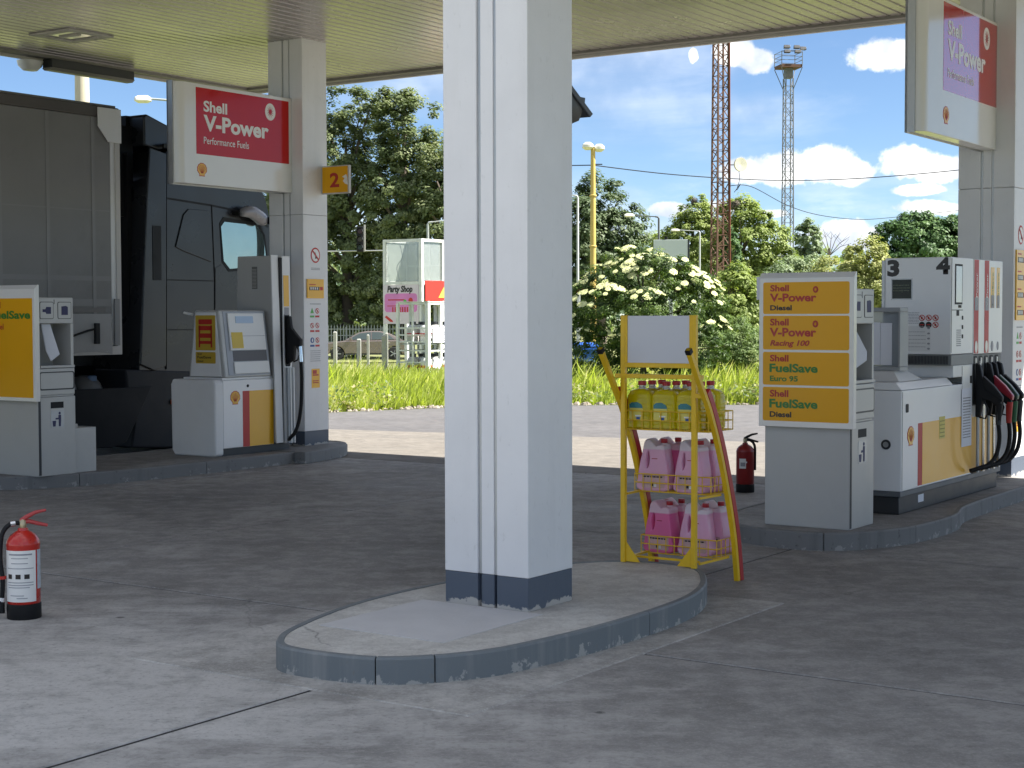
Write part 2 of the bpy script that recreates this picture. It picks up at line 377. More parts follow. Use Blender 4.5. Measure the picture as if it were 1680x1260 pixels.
def text(s, P, fr, h, width, m, parent, lvl=2, bold=.012, shear=0, name='lettering', th=.0016, label=None):
    """h = capital height, width = full width of the word (metres), P = left end of the baseline"""
    c = bpy.data.curves.new('t', 'FONT'); c.body = s; c.size = 1; c.offset = bold; c.shear = shear; c.extrude = .0; c.fill_mode = 'FRONT'; c.resolution_u = 3
    t = bpy.data.objects.new('t', c); me = bpy.data.meshes.new_from_object(t); bpy.data.objects.remove(t); bpy.data.curves.remove(c)
    co = np.empty(len(me.vertices)*3); me.vertices.foreach_get('co', co); co = co.reshape(-1, 3)
    x0, x1 = co[:, 0].min(), co[:, 0].max(); k = h/.70; kx = width/(x1-x0) if width else k
    r, u = fr; n = r.cross(u); off = Vector(ORG[parent])
    for v in me.vertices: v.co = Vector(P)+r*((v.co.x-x0)*kx)+u*(v.co.y*k)+n*(lvl*th)-off
    me.materials.clear(); me.materials.append(m); me.name = name
    return tag(link(name, me, parent), label)
def pecten(P, fr, w, parent, lvl=1):
    """scallop emblem: red edge, yellow fan, red ribs"""
    def shape(k, dy=0):
        o = []
        for i in range(9):
            a = R(-28+i*(236/8)); b = R(-28+(i+.5)*(236/8))
            o.append((.5*k*math.cos(a), .53+.47*k*math.sin(a)))
            if i < 8: o.append((.53*k*math.cos(b), .53+.5*k*math.sin(b)))
        return [(s*w, (t+dy)*w) for s, t in o]+[(-.27*k*w, .13*w), (-.30*k*w, (.5-.5*k)*w), (.30*k*w, (.5-.5*k)*w), (.27*k*w, .13*w)]
    e = plate([shape(1)], P, fr, lvl, LETR, parent, 'shell_emblem')
    plate([shape(.88)], P, fr, lvl+1, YELP, e, 'emblem_fill')
    ribs = []
    for i in range(7):
        a = R(15+i*25); dx, dy = math.cos(a), math.sin(a); q = .012
        ribs.append([((.06*dx-q*dy)*w, (.2+.05*dy+q*dx)*w), ((.06*dx+q*dy)*w, (.2+.05*dy-q*dx)*w),
                     ((.38*dx+q*dy)*w, (.5+.36*dy-q*dx)*w), ((.38*dx-q*dy)*w, (.5+.36*dy+q*dx)*w)])
    plate(ribs, P, fr, lvl+2, LETR, e, 'emblem_ribs')
    return e
def burst(P, fr, r, parent, c1, c2, lvl=2):
    e = plate([disc(0, 0, r, 24, r*1.15)], P, fr, lvl, c1, parent, 'starburst_emblem'); st = []
    for k in range(12):
        a = 2*math.pi*k/12; b = a+.35
        st.append([(.22*r*math.cos(a-.25), .25*r*math.sin(a-.25)), (.22*r*math.cos(a+.25), .25*r*math.sin(a+.25)), (.68*r*math.cos(b), .78*r*math.sin(b))])
    plate([disc(0, 0, r*.3, 10)]+st, P, fr, lvl+1, c2, e, 'star'); return e
def lines(P, fr, w, h, n, m, parent, lvl=1, fill=.45, name='fine_print'):
    """unreadable small print: rows of short dashes"""
    ps = []; rr = random.Random(int(w*1e4)+n)
    for i in range(n):
        y = h*(1-(i+.75)/n); x = 0; d = h/n*fill
        while x < w*.97:
            l = min(rr.uniform(.05, .2)*w, w-x); ps.append(rect(x, x+l, y, y+d)); x += l+.025*w
    return plate(ps, P, fr, lvl, m, parent, name)

# ------------------------------------------------------------------ ground
def tz(y): return 0 if y < 27 else max(-.7, -.7*(y-27)/48)
def terrain():
    xs = list(range(-400, 401, 40)); ys = [-200, -60, -20, 0, 10, 16, 20, 24, 27, 32, 38, 46, 56, 66, 75, 100, 160, 300, 700]
    mb = MB(); vs = [(x, y, tz(y)-.16) for y in ys for x in xs]; n = len(xs)
    return mb.add(vs, [(j*n+i, j*n+i+1, (j+1)*n+i+1, (j+1)*n+i) for j in range(len(ys)-1) for i in range(n-1)])
EARTH = concrete('verge_earth', (.13, .15, .05), (.2, .21, .08), (.1, .085, .05), .6, 0, .2)
struct('ground', terrain(), EARTH, station=False)
FORE = concrete('forecourt_concrete', (.225, .217, .206), (.335, .322, .305), (.145, .14, .134), .75, .25, .5, (.44, .425, .405), .75, (4.3, 5.1, 1.9, 2.1, (.56, .545, .52)))
PATCH = concrete('pale_repair_concrete', (.30, .29, .27), (.46, .445, .42), (.18, .173, .163), .6, .3, .4, (.54, .525, .50), .6)
APRON = concrete('apron_concrete', (.155, .14, .122), (.185, .168, .147), (.12, .11, .097), .4, .4, .4)
ROADM = concrete('sun_bleached_asphalt', (.095, .091, .092), (.115, .11, .111), (.075, .072, .073), .3, .5, .3)
BOUNCE = concrete('bounce_concrete', (.36, .345, .32), (.43, .41, .385), (.28, .27, .25), .4, .5, .3)  # unseen slabs behind the camera, paled to bounce light under the canopy
JOINT = mat('joint_filler', (.02, .02, .02), .9)
# forecourt of cast slabs with open joints, laid on a dark joint bed
fore = struct('forecourt', MB().box(-14, 12.9, -9, 20, -.15, -.005), JOINT)
ub = [-14, -9, -4, 1.0, 6.12, 9.4, 12.9]; vb = [-9, -5.5, -2, 1.1, 4.24, 7.93, 10.72, 14.4, 17.2, 20]
PU = (4.78, 7.6); PVv = (3.46, 5.32)     # repair patch round the near island
def slab(a, b, c, d, m, parent=fore, g=.006, e=.005):
    mb = MB().hexa([(a+g, c+g, -.1), (b-g, c+g, -.1), (b-g, d-g, -.1), (a+g, d-g, -.1), (a+g, c+g, -e), (b-g, c+g, -e), (b-g, d-g, -e), (a+g, d-g, -e)])
    g2 = g+e; mb.v[4:] = [(a+g, c+g, -e), (b-g, c+g, -e), (b-g, d-g, -e), (a+g, d-g, -e)]
    mb.add([(a+g, c+g, -e), (b-g, c+g, -e), (b-g, d-g, -e), (a+g, d-g, -e), (a+g2, c+g2, 0), (b-g2, c+g2, 0), (b-g2, d-g2, 0), (a+g2, d-g2, 0)],
           [(4, 5, 6, 7), (0, 1, 5, 4), (1, 2, 6, 5), (2, 3, 7, 6), (3, 0, 4, 7)])
    del mb.f[1]
    return part('slab', mb, m, parent)
for i in range(len(ub)-1):
    for j in range(len(vb)-1):
        a, b, c, d = ub[i], ub[i+1], vb[j], vb[j+1]
        slab(a, b, c, d, BOUNCE if b < 1.1 else FORE, g=.013 if b < 6.3 and 1 < c < 5.4 else .009)
# thin repair screed laid over the slabs round the near island
part('repair_patch', MB().hexa([(PU[0], PVv[0], -.002), (PU[1], PVv[0], -.002), (PU[1], PVv[1], -.002), (PU[0], PVv[1], -.002), (PU[0]+.01, PVv[0]+.01, .004), (PU[1]-.01, PVv[0]+.01, .004), (PU[1]-.01, PVv[1]-.01, .004), (PU[0]+.01, PVv[1]-.01, .004)]), PATCH, fore)
# sunlit apron, road beyond it, verge
ap = MB(); el = lambda v: 16.05+(13.9-v)*.195
vv = [-20, -8, -2, 2, 6, 9.5, 13, 17, 24, 40]
apron = struct('apron', MB().box(12.9, 13.0, -20, 40, -.16, -.02), JOINT)
for a, b in zip(vv[:-1], vv[1:]):
    g = .006; mb = MB()
    mb.hexa([(12.91, a+g, -.12), (el(a)-.01, a+g, -.12), (el(b)-.01, b-g, -.12), (12.91, b-g, -.12), (12.91, a+g, 0), (el(a)-.01, a+g, 0), (el(b)-.01, b-g, 0), (12.91, b-g, 0)])
    part('slab', mb, APRON, apron, bev=.004)
mb = MB()
def wl(u, v, z=0): p = S(u, v, z); return (p.x, p.y, p.z)
edge = [wl(el(v), v) for v in vv]; far = [(-38, 19), (-12, 20.0), (-6, 22.6), (-2.9, 24.8), (-1.1, 26.1), (1, 26.7), (4.2, 26.7), (12, 26.6), (22, 25.5), (42, 22)]
rd = MB(); ea = sorted(edge)
rd.add([(x, y, -.006) for x, y, z in ea], []); rd.add([(x, y, -.006) for x, y in sorted(far)], [])
n = len(ea); rd.f = [(i, i+1, n+i+1, n+i) for i in range(n-1)]
road = struct('road', rd, ROADM, station=False)
# worn kerb line of the verge: broken edging and rubble
rb = MB()
for i in range(900):
    k = random.uniform(0, len(far)-1.001); i0 = int(k); t = k-i0; x = far[i0][0]*(1-t)+far[i0+1][0]*t; y = far[i0][1]*(1-t)+far[i0+1][1]*t+random.gauss(.12, .13)
    if abs(x) > 13: continue
    s = random.choice((.012, .015, .02, .025, .03, .045)); rot = random.random()*3
    q = [(x+s*(1+random.random())*math.cos(rot+a), y+s*math.sin(rot+a), .0) for a in (0, 1.3, 2.6, 3.9, 5.2)]
    rb.ring([q, [(x+(px-x)*.6, y+(py-y)*.6, s*random.uniform(.5, 1.1)) for px, py, _ in q]])
o = struct('kerb_rubble', rb, mat('rubble', (.3, .26, .21), .9, var=.3, scale=3), station=False); o['kind'] = 'stuff'

# ------------------------------------------------------------------ pump islands
KERB = worn_paint('kerb_paint', (.165, .185, .195), (.36, .355, .335), .86, 2.6, .8, (.30, .30, .285), .6)
KERBG = worn_paint('kerb_concrete', (.20, .20, .197), (.32, .315, .30), .72, 2.4, .8, (.10, .10, .098), .75)
ITOP = concrete('island_concrete', (.46, .44, .405), (.56, .54, .50), (.33, .31, .28), .5, .5, .2, (.62, .60, .57))
ITOPD = concrete('island_concrete_dark', (.22, .21, .2), (.30, .29, .275), (.14, .137, .13), .55, .5, .2)
ZI = .115
def area2(P): return sum(P[i].x*P[(i+1) % len(P)].y-P[(i+1) % len(P)].x*P[i].y for i in range(len(P)))
def island(name, ctrl, cuts, km, tm, n=5, thick=.035, extra=None):
    P = catmull(ctrl, n) if n else [Vector((*p, 0)) for p in ctrl]
    if area2(P) < 0: P.reverse()
    m = len(P); Q = []
    for i in range(m):
        t = (P[(i+1) % m]-P[i-1]).normalized(); Q.append(P[i]+Vector((-t.y, t.x, 0))*thick)
    isl = struct(name, MB().prism([(p.x, p.y) for p in Q], 'z', -.005, ZI-.004), tm)
    for k in range(len(cuts)):
        a, b = cuts[k], cuts[(k+1) % len(cuts)]
        ids = list(range(a, b+1)) if b > a else list(range(a, m))+list(range(0, b+1))
        mb = MB(); rings = []
        for c, i in enumerate(ids):
            p, q = P[i], Q[i]
            if c == 0: d = (P[ids[1]]-p).normalized()*.003; p = p+d; q = q+d
            if c == len(ids)-1: d = (P[ids[-2]]-p).normalized()*.003; p = p+d; q = q+d
            w = (q-p)
            rings.append([(p.x, p.y, -.004), (p.x, p.y, ZI-.01), (p.x+w.x*.2, p.y+w.y*.2, ZI), (q.x, q.y, ZI), (q.x, q.y, -.004)])
        mb.ring(rings); part('kerb_segment', mb, km, isl, smooth=30)
    return isl
near = [(4.96, 4.12), (4.93, 4.5), (5.06, 4.68), (5.3, 4.8), (5.78, 4.93), (6.2, 4.97), (6.64, 4.95), (7.1, 4.88), (7.54, 4.74), (7.8, 4.45), (7.77, 4.08), (7.47, 3.85), (7.1, 3.7), (6.7, 3.64), (6.1, 3.64), (5.6, 3.7), (5.33, 3.77), (5.1, 3.92)]
isl = island('near_island', near, [0, 5, 22, 40, 52, 62, 74], KERB, ITOP)
part('repair_screed', MB().box(5.38, 6.15, 4.02, 4.72, ZI-.006, ZI-.001), mat('pale_screed', (.56, .55, .545), .8, var=.14, scale=4, bump=.3), isl)
ri = [(9.42, 4.1), (9.45, 4.55), (9.7, 4.85), (10.2, 5.05), (11, 5.08), (12, 5.08), (14.2, 5.08), (14.7, 4.75), (14.9, 4.35), (14.7, 3.9), (14.2, 3.79), (12.8, 3.785), (11.9, 3.78), (11.3, 3.75), (10.9, 3.66), (10.5, 3.64), (10.0, 3.69), (9.6, 3.86)]
island('right_island', ri, [0, 10, 20, 30, 40, 50, 57, 64, 72, 80], KERBG, ITOPD)
li = [(8.82, 11.55), (8.86, 11.95), (9.2, 12.25), (9.9, 12.35), (11, 12.35), (12.3, 12.35), (12.9, 12.3), (13.35, 12.05), (13.5, 11.65), (13.38, 11.32), (13.0, 11.1), (12.4, 10.97), (11.6, 10.94), (10.7, 10.94), (9.9, 10.98), (9.35, 11.1), (8.95, 11.32)]
il = island('left_island', li, [0, 10, 20, 30, 40, 48, 55, 62, 70, 77], KERBG, ITOPD)
part('kerb_block', MB().prism([(12.13, 10.81), (12.5, 10.86), (12.95, 11.0), (13.2, 11.15), (13.34, 11.34), (13.3, 11.36), (12.13, 11.3)], 'z', -.004, ZI+.006), KERBG, il, bev=.012)

# ------------------------------------------------------------------ canopy
ZC = 4.43; CU = (5.35, 15.3); CV = (-12, 14.6)
def ceiling_mat():
    m = mat('ceiling_sheet', (.41, .378, .362), .26, metal=.3, var=.2, scale=.6, dirt=.85, dirtc=(.135, .12, .105)); return m
CEIL = ceiling_mat()
can = thing('canopy', 'flat ribbed metal canopy roof over the pumps, dirty beige underside', 'canopy', (9, 4, ZC))
part('roof', MB().box(CU[0]+.02, CU[1]-.02, CV[0]+.02, CV[1]-.02, ZC+.02, ZC+.62), mat('roof_dark', (.05, .05, .05), .8), can)
sl = MB(); v = CV[0]+.16
while v < CV[1]-.2:
    sl.add([(CU[0]+.15, v, ZC+.018), (CU[0]+.15, v+.006, ZC), (CU[0]+.15, v+.112, ZC), (CU[0]+.15, v+.118, ZC+.018),
            (CU[1]-.16, v, ZC+.018), (CU[1]-.16, v+.006, ZC), (CU[1]-.16, v+.112, ZC), (CU[1]-.16, v+.118, ZC+.018)],
           [(0, 1, 5, 4), (1, 2, 6, 5), (2, 3, 7, 6)]); v += .138
part('ceiling_slats', sl, CEIL, can, kind='stuff')
EDG = mat('canopy_trim', (.24, .23, .21), .5, var=.2, scale=2, dirt=.5); LIP = mat('canopy_lip', (.5, .48, .45), .5, var=.1, scale=2)
for a, b, c, d in ((CU[1]-.16, CU[1]-.05, CV[0], CV[1]), (CU[0]+.05, CU[0]+.15, CV[0], CV[1]), (CU[0]+.152, CU[1]-.162, CV[1]-.17, CV[1]-.05), (CU[0]+.152, CU[1]-.162, CV[0]+.05, CV[0]+.16)):
    part('edge_gutter', MB().box(a, b, c, d, ZC-.03, ZC+.016), EDG, can, bev=.006)
for a, b, c, d in ((CU[1]-.048, CU[1], CV[0], CV[1]), (CU[0], CU[0]+.048, CV[0], CV[1]), (CU[0]+.05, CU[1]-.05, CV[1]-.048, CV[1]), (CU[0]+.05, CU[1]-.05, CV[0], CV[0]+.048)):
    part('fascia', MB().box(a, b, c, d, ZC-.06, ZC+.75), LIP, can, bev=.004)
dl = thing('recessed_light', 'square downlight recessed in the ribbed ceiling above the truck', 'light', (11.24, 13.2, ZC-.02))
part('frame', MB().box(10.95, 11.53, 12.88, 12.98, ZC-.02, ZC).box(10.95, 11.53, 13.42, 13.52, ZC-.02, ZC).box(10.95, 11.05, 12.981, 13.419, ZC-.02, ZC).box(11.43, 11.53, 12.981, 13.419, ZC-.02, ZC), LIP, dl, bev=.004)
part('lens', MB().box(11.08, 11.4, 13.0, 13.4, ZC-.006, ZC-.001), mat('lens', (.5, .5, .4), .2, coat=.5), dl)
part('lamp', MB().box(11.2, 11.24, 13.05, 13.35, ZC-.022, ZC-.007), LIP, dl)
sl_ = thing('strip_light', 'dark strip light fixed under the canopy edge above the trailer', 'light', (12.4, 14.5, ZC-.13))
part('housing', MB().box(11.98, 13.2, 14.40, 14.56, ZC-.13, ZC-.031), DARKP, sl_, bev=.006)
part('reflector', MB().prism([(14.39, ZC-.13), (14.57, ZC-.13), (14.53, ZC-.16), (14.43, ZC-.16)], 'x', 11.98, 13.2), EDG, sl_)
part('end_cap', MB().loft([(ZC-.17, .08, .06, .05), (ZC-.12, .13, .1, .08), (ZC-.062, .14, .11, .08)], (11.84, 14.6)), OFFW, sl_, smooth=40)

# ------------------------------------------------------------------ columns
def basepaint():
    m = bpy.data.materials.new('chipped_base_paint'); m.use_nodes = True; nt = m.node_tree; b = nt.nodes['Principled BSDF']; N = nt.nodes.new; L = nt.links.new
    tc = N('ShaderNodeTexCoord'); sp = N('ShaderNodeSeparateXYZ'); L(tc.outputs['Object'], sp.inputs[0])
    n = N('ShaderNodeTexNoise'); n.inputs['Scale'].default_value = 9; n.inputs['Detail'].default_value = 8; n.inputs['Roughness'].default_value = .65; L(tc.outputs['Object'], n.inputs['Vector'])
    # flaked along the foot: threshold on height plus noise
    a = N('ShaderNodeMath'); a.operation = 'MULTIPLY_ADD'; L(sp.outputs[2], a.inputs[0]); a.inputs[1].default_value = -6.5; L(n.outputs['Fac'], a.inputs[2])
    mr = N('ShaderNodeMapRange'); L(a.outputs[0], mr.inputs[0]); mr.inputs[1].default_value = .33; mr.inputs[2].default_value = .37
    mx = N('ShaderNodeMix'); mx.data_type = 'RGBA'; L(mr.outputs[0], mx.inputs['Factor']); mx.inputs['A'].default_value = (.075, .095, .13, 1); mx.inputs['B'].default_value = (.42, .40, .37, 1)
    L(mx.outputs['Result'], b.inputs['Base Color']); b.inputs['Roughness'].default_value = .5
    bp = N('ShaderNodeBump'); bp.inputs['Strength'].default_value = .6; bp.inputs['Distance'].default_value = .004; L(n.outputs['Fac'], bp.inputs['Height']); L(bp.outputs[0], b.inputs['Normal'])
    return m
BASEBL = basepaint()
COLW = worn_paint('column_cladding', (.74, .74, .745), (.5, .49, .47), -.1, 0, .13, (.42, .41, .38), .42)
def column(label, u0, v0, lu=.39, lv=.485, seam=2.58):
    t = thing('support_column', label, 'column', (u0+lu/2, v0+lv/2, ZI-.004), 'white columns holding the canopy')
    u1, v1 = u0+lu, v0+lv
    a, b, c, d = v0+lv*.37, v0+lv*.41, v0+lv*.56, v0+lv*.60; g = .03
    def sec(e=0): return [(u0+e, v0+e), (u0+e, a), (u0+g, a), (u0+g, b), (u0+.006+e, b), (u0+.006+e, c), (u0+g, c), (u0+g, d), (u0+e, d), (u0+e, v1-e), (u1-e, v1-e), (u1-e, v0+e)]
    zb = ZI+.155
    part('painted_base', MB().prism(sec(.002), 'z', ZI-.004, zb-.001), BASEBL, t, bev=.002)
    if seam: part('cladding', MB().prism(sec(), 'z', zb, seam-.003), COLW, t, bev=.004)
    part('cladding', MB().prism(sec(), 'z', seam or zb, ZC+.019), COLW, t, bev=.004)
    part('groove_strip', MB().box(u0+.012, u0+.02, a+.001, b-.001, zb, ZC).box(u0+.012, u0+.02, c+.001, d-.001, zb, ZC), STEEL, t)
    return t
c0 = column('white canopy column standing on the near island in the middle', 6.155, 4.105, seam=None)
c1 = column('white canopy column at the end of the left island behind the single pump', 12.76, 11.37)
c2 = column('white canopy column behind the pump numbered three and four', 13.6, 4.11)
STK = mat('sticker_grey', (.3, .3, .32), .5); STR_ = mat('sticker_red', (.5, .028, .022), .5); STB = mat('sticker_blue', (.03, .09, .3), .5); STG = mat('sticker_green', (.1, .4, .08), .5)
def nophone(P, r, parent):
    e = plate([disc(0, 0, r, 24, r*1.1)], P, FV, 1, STR_, parent, 'prohibition_sign')
    plate([disc(0, 0, r*.8, 24, r*.88)], P, FV, 2, LETW, e, 'sign_field')
    plate([[(-.1*r, -.5*r), (.25*r, -.45*r), (.05*r, .2*r), (-.15*r, .45*r), (-.25*r, .35*r), (-.05*r, 0)]], P, FV, 3, LETK, e, 'phone_symbol')
    plate([[(-.65*r, .5*r), (-.5*r, .65*r), (.65*r, -.5*r), (.5*r, -.65*r)]], P, FV, 4, STR_, e, 'slash')
def pictos(P, parent, w):
    k = 0
    for j in range(3):
        for i in range(2):
            cx, cy = w*(.25+.5*i), -j*w*.95; m = [STG, STR_, STR_, STR_, STB, STR_][k]
            if k == 0: plate([[(cx-.17*w, cy-.15*w), (cx+.17*w, cy-.15*w), (cx, cy+.2*w)]], P, FV, 1, m, parent, 'safety_pictogram')
            else:
                e = plate([disc(cx, cy, .18*w, 16)], P, FV, 1, m, parent, 'safety_pictogram')
                plate([disc(cx, cy, .13*w, 12) if m is STR_ else disc(cx, cy, .07*w, 8, .12*w)], P, FV, 2, LETW, e, 'symbol_field')
                if m is STR_: plate([[(cx-.1*w, cy+.07*w), (cx-.07*w, cy+.1*w), (cx+.1*w, cy-.07*w), (cx+.07*w, cy-.1*w)], rect(cx-.02*w, cx+.03*w, cy-.09*w, cy+.06*w)], P, FV, 3, STR_, e, 'symbol')
            plate([rect(cx-.2*w, cx+.2*w, cy-.42*w, cy-.3*w)], P, FV, 1, m, parent, 'pictogram_caption'); k += 1
def priceboard(parent, P, w, h, rows):
    b = plate([rect(0, w, 0, h)], P, FV, 8, YELP, parent, 'price_board')
    for i in range(rows):
        y = h*(.42 if rows == 1 else 1-(i+.72)/rows*1.0); hh = h*.18 if rows == 1 else h*.075
        plate([rect(w*.12, w*.72, y, y+hh)], P, FV, 9, LETK, b, 'price_window')
        plate([rect(w*(.17+.13*k), w*(.21+.13*k+.03), y+hh*.18, y+hh*.85) for k in range(4)], P, FV, 10, LETW, b, 'price_digits')
        plate([rect(w*.77, w*.93, y, y+hh)], P, FV, 9, STR_, b, 'price_mark')
        plate([rect(w*.12, w*.5, y+hh*1.5, y+hh*1.75)], P, FV, 9, STR_, b, 'product_line')
def column_stickers(t, u0, v, dz, board):
    nophone((u0+.19, v, 2.15+dz), .075, t); lines((u0+.12, v, 1.99+dz), FV, .14, .03, 2, STK, t)
    priceboard(t, (u0+.045, v, board[0]), .265, board[1], board[2])
    zt = board[0]-.06
    lines((u0+.1, v, zt-.01), FV, .17, .02, 1, STK, t); pictos((u0+.09, v, zt-.075), t, .165)
    lines((u0+.1, v, zt-.62), FV, .16, .13, 6, STK, t, fill=.3)
    y = plate([rect(0, .13, 0, .205)], (u0+.115, v, zt-.9), FV, 1, YELP, t, 'hand_care_sticker')
    plate([rect(.02, .11, .13, .145), rect(.02, .08, .15, .19), rect(.02, .11, .05, .06), rect(.02, .11, .07, .08)], (u0+.115, v, zt-.9), FV, 2, LETR, y, 'sticker_print')
column_stickers(c1, 12.76, 11.37, 0, (1.69, .205, 1))
column_stickers(c2, 13.6, 4.11, .03, (1.45, .6, 4))
np_ = part('number_plate', MB().box(13.06, 13.1, 10.99, 11.369, 2.805, 3.105), LIP, c1, bev=.006)
plate([rect(.012, .365, .012, .288)], (13.06, 11.369, 2.805), FU, 1, YEL, np_, 'plate_face')
text('2', (13.06, 11.25, 2.88), FU, .145, .13, LETR, np_, 2, .03)
plate([[(.33, .10), (.30, .13), (.325, .16), (.29, .175), (.345, .2), (.36, .17), (.366, .09)]], (13.06, 11.369, 2.805), FU, 2, LETW, np_, 'torn_corner')
# dark hooded lantern on the back of the near column
ct = thing('hooded_lantern', 'dark hooded lamp fixed high on the back of the near column', 'lamp', (6.55, 4.45, 2.43))
VL = 4.40; lp = [onV(x, y, VL) for x, y in ((944, 146), (973.5, 187), (969, 192.5), (940, 160))]; LB = onV(955, 203, VL); lu = lp[1][0]
part('bracket', MB().box(6.547, 6.66, 4.45, 4.52, 2.56, 2.66), DARKP, ct, bev=.004)
part('hood', MB().prism([(6.6, lp[0][2]+(lp[0][0]-6.6)*.6), (lp[1][0], lp[1][2]), (lp[2][0], lp[2][2]), (6.6, lp[2][2]+(lp[2][0]-6.6)*.6)], 'y', VL, VL+.16), mat('hood_metal', (.07, .075, .085), .5, var=.1), ct, bev=.004)
part('lamp_body', MB().loft([(LB[2], .1, .05, .04), (LB[2]+.02, .16, .06, .05), (LB[2]+.09, .185, .07, .03), (LB[2]+.14, .185, .07, .02)], (lu-.05-.185, VL+.08)), DARKP, ct, smooth=40)

# ------------------------------------------------------------------ hanging signs
def hang_sign(label, u0, u1, v, z0, z1, red, RED=RED):
    t = thing('hanging_sign', label, 'sign', (u1, v, z0), 'hanging fuel brand signs on the columns')
    th = .13; e = .06
    poly = [(u0, v+th), (u0, v+e*1.2), (u0+e*.25, v+.035), (u0+e*.8, v+.008), (u0+e*1.6, v), (u1, v), (u1, v+th)]
    part('casing', MB().prism(poly, 'z', z0, z1), SIGNW, t, bev=.005)
    part('edge_trim', MB().box(u0-.012, u0, v+.07, v+th+.02, z0-.008, z1+.008).box(u0-.012, u1, v+th, v+th+.02, z0-.008, z1+.008), STEEL, t)
    a, b, c, d = red; P = (a, v, c); w, h = b-a, d-c
    rp = plate([rect(0, w, 0, h)], P, FV, 1, RED, t, 'red_panel')
    text('Shell', (a+w*.075, v, c+h*.655), FV, h*.155, w*.245, LETW, rp, 2, .03)
    text('V-Power', (a+w*.075, v, c+h*.37), FV, h*.225, w*.695, LETW, rp, 2, .035)
    text('Performance Fuels', (a+w*.075, v, c+h*.165), FV, h*.105, w*.475, LETW, rp, 2, .006)
    burst((a+w*.79, v, c+h*.79), FV, h*.118, rp, LETW, RED)
    pecten((a+w*.055, v, z0+(c-z0)*.27), FV, h*.2, t, 1)
    return t
def sign_from_px(label, v, u1, L, r0, r1, zz, rm=RED):
    a, b = onV(*r0, v), onV(*r1, v); return hang_sign(label, onV(*L, v)[0], u1, v, zz[0], zz[1], (a[0], b[0], b[2], a[2]), rm)
k = 11.52/11.37
sign_from_px('red and white fuel sign hanging from the left column in front of the truck cab', 11.52, 12.759, (293, 220), (321, 142.3), (474, 269.3), (2.812, 3.808))
sign_from_px('red and white fuel sign at top right washed out by sky reflections', 4.27, 13.599, (1517, 100), (1548.5, 1.6), (1634.4, 177), (2.90, 3.97), REDG)

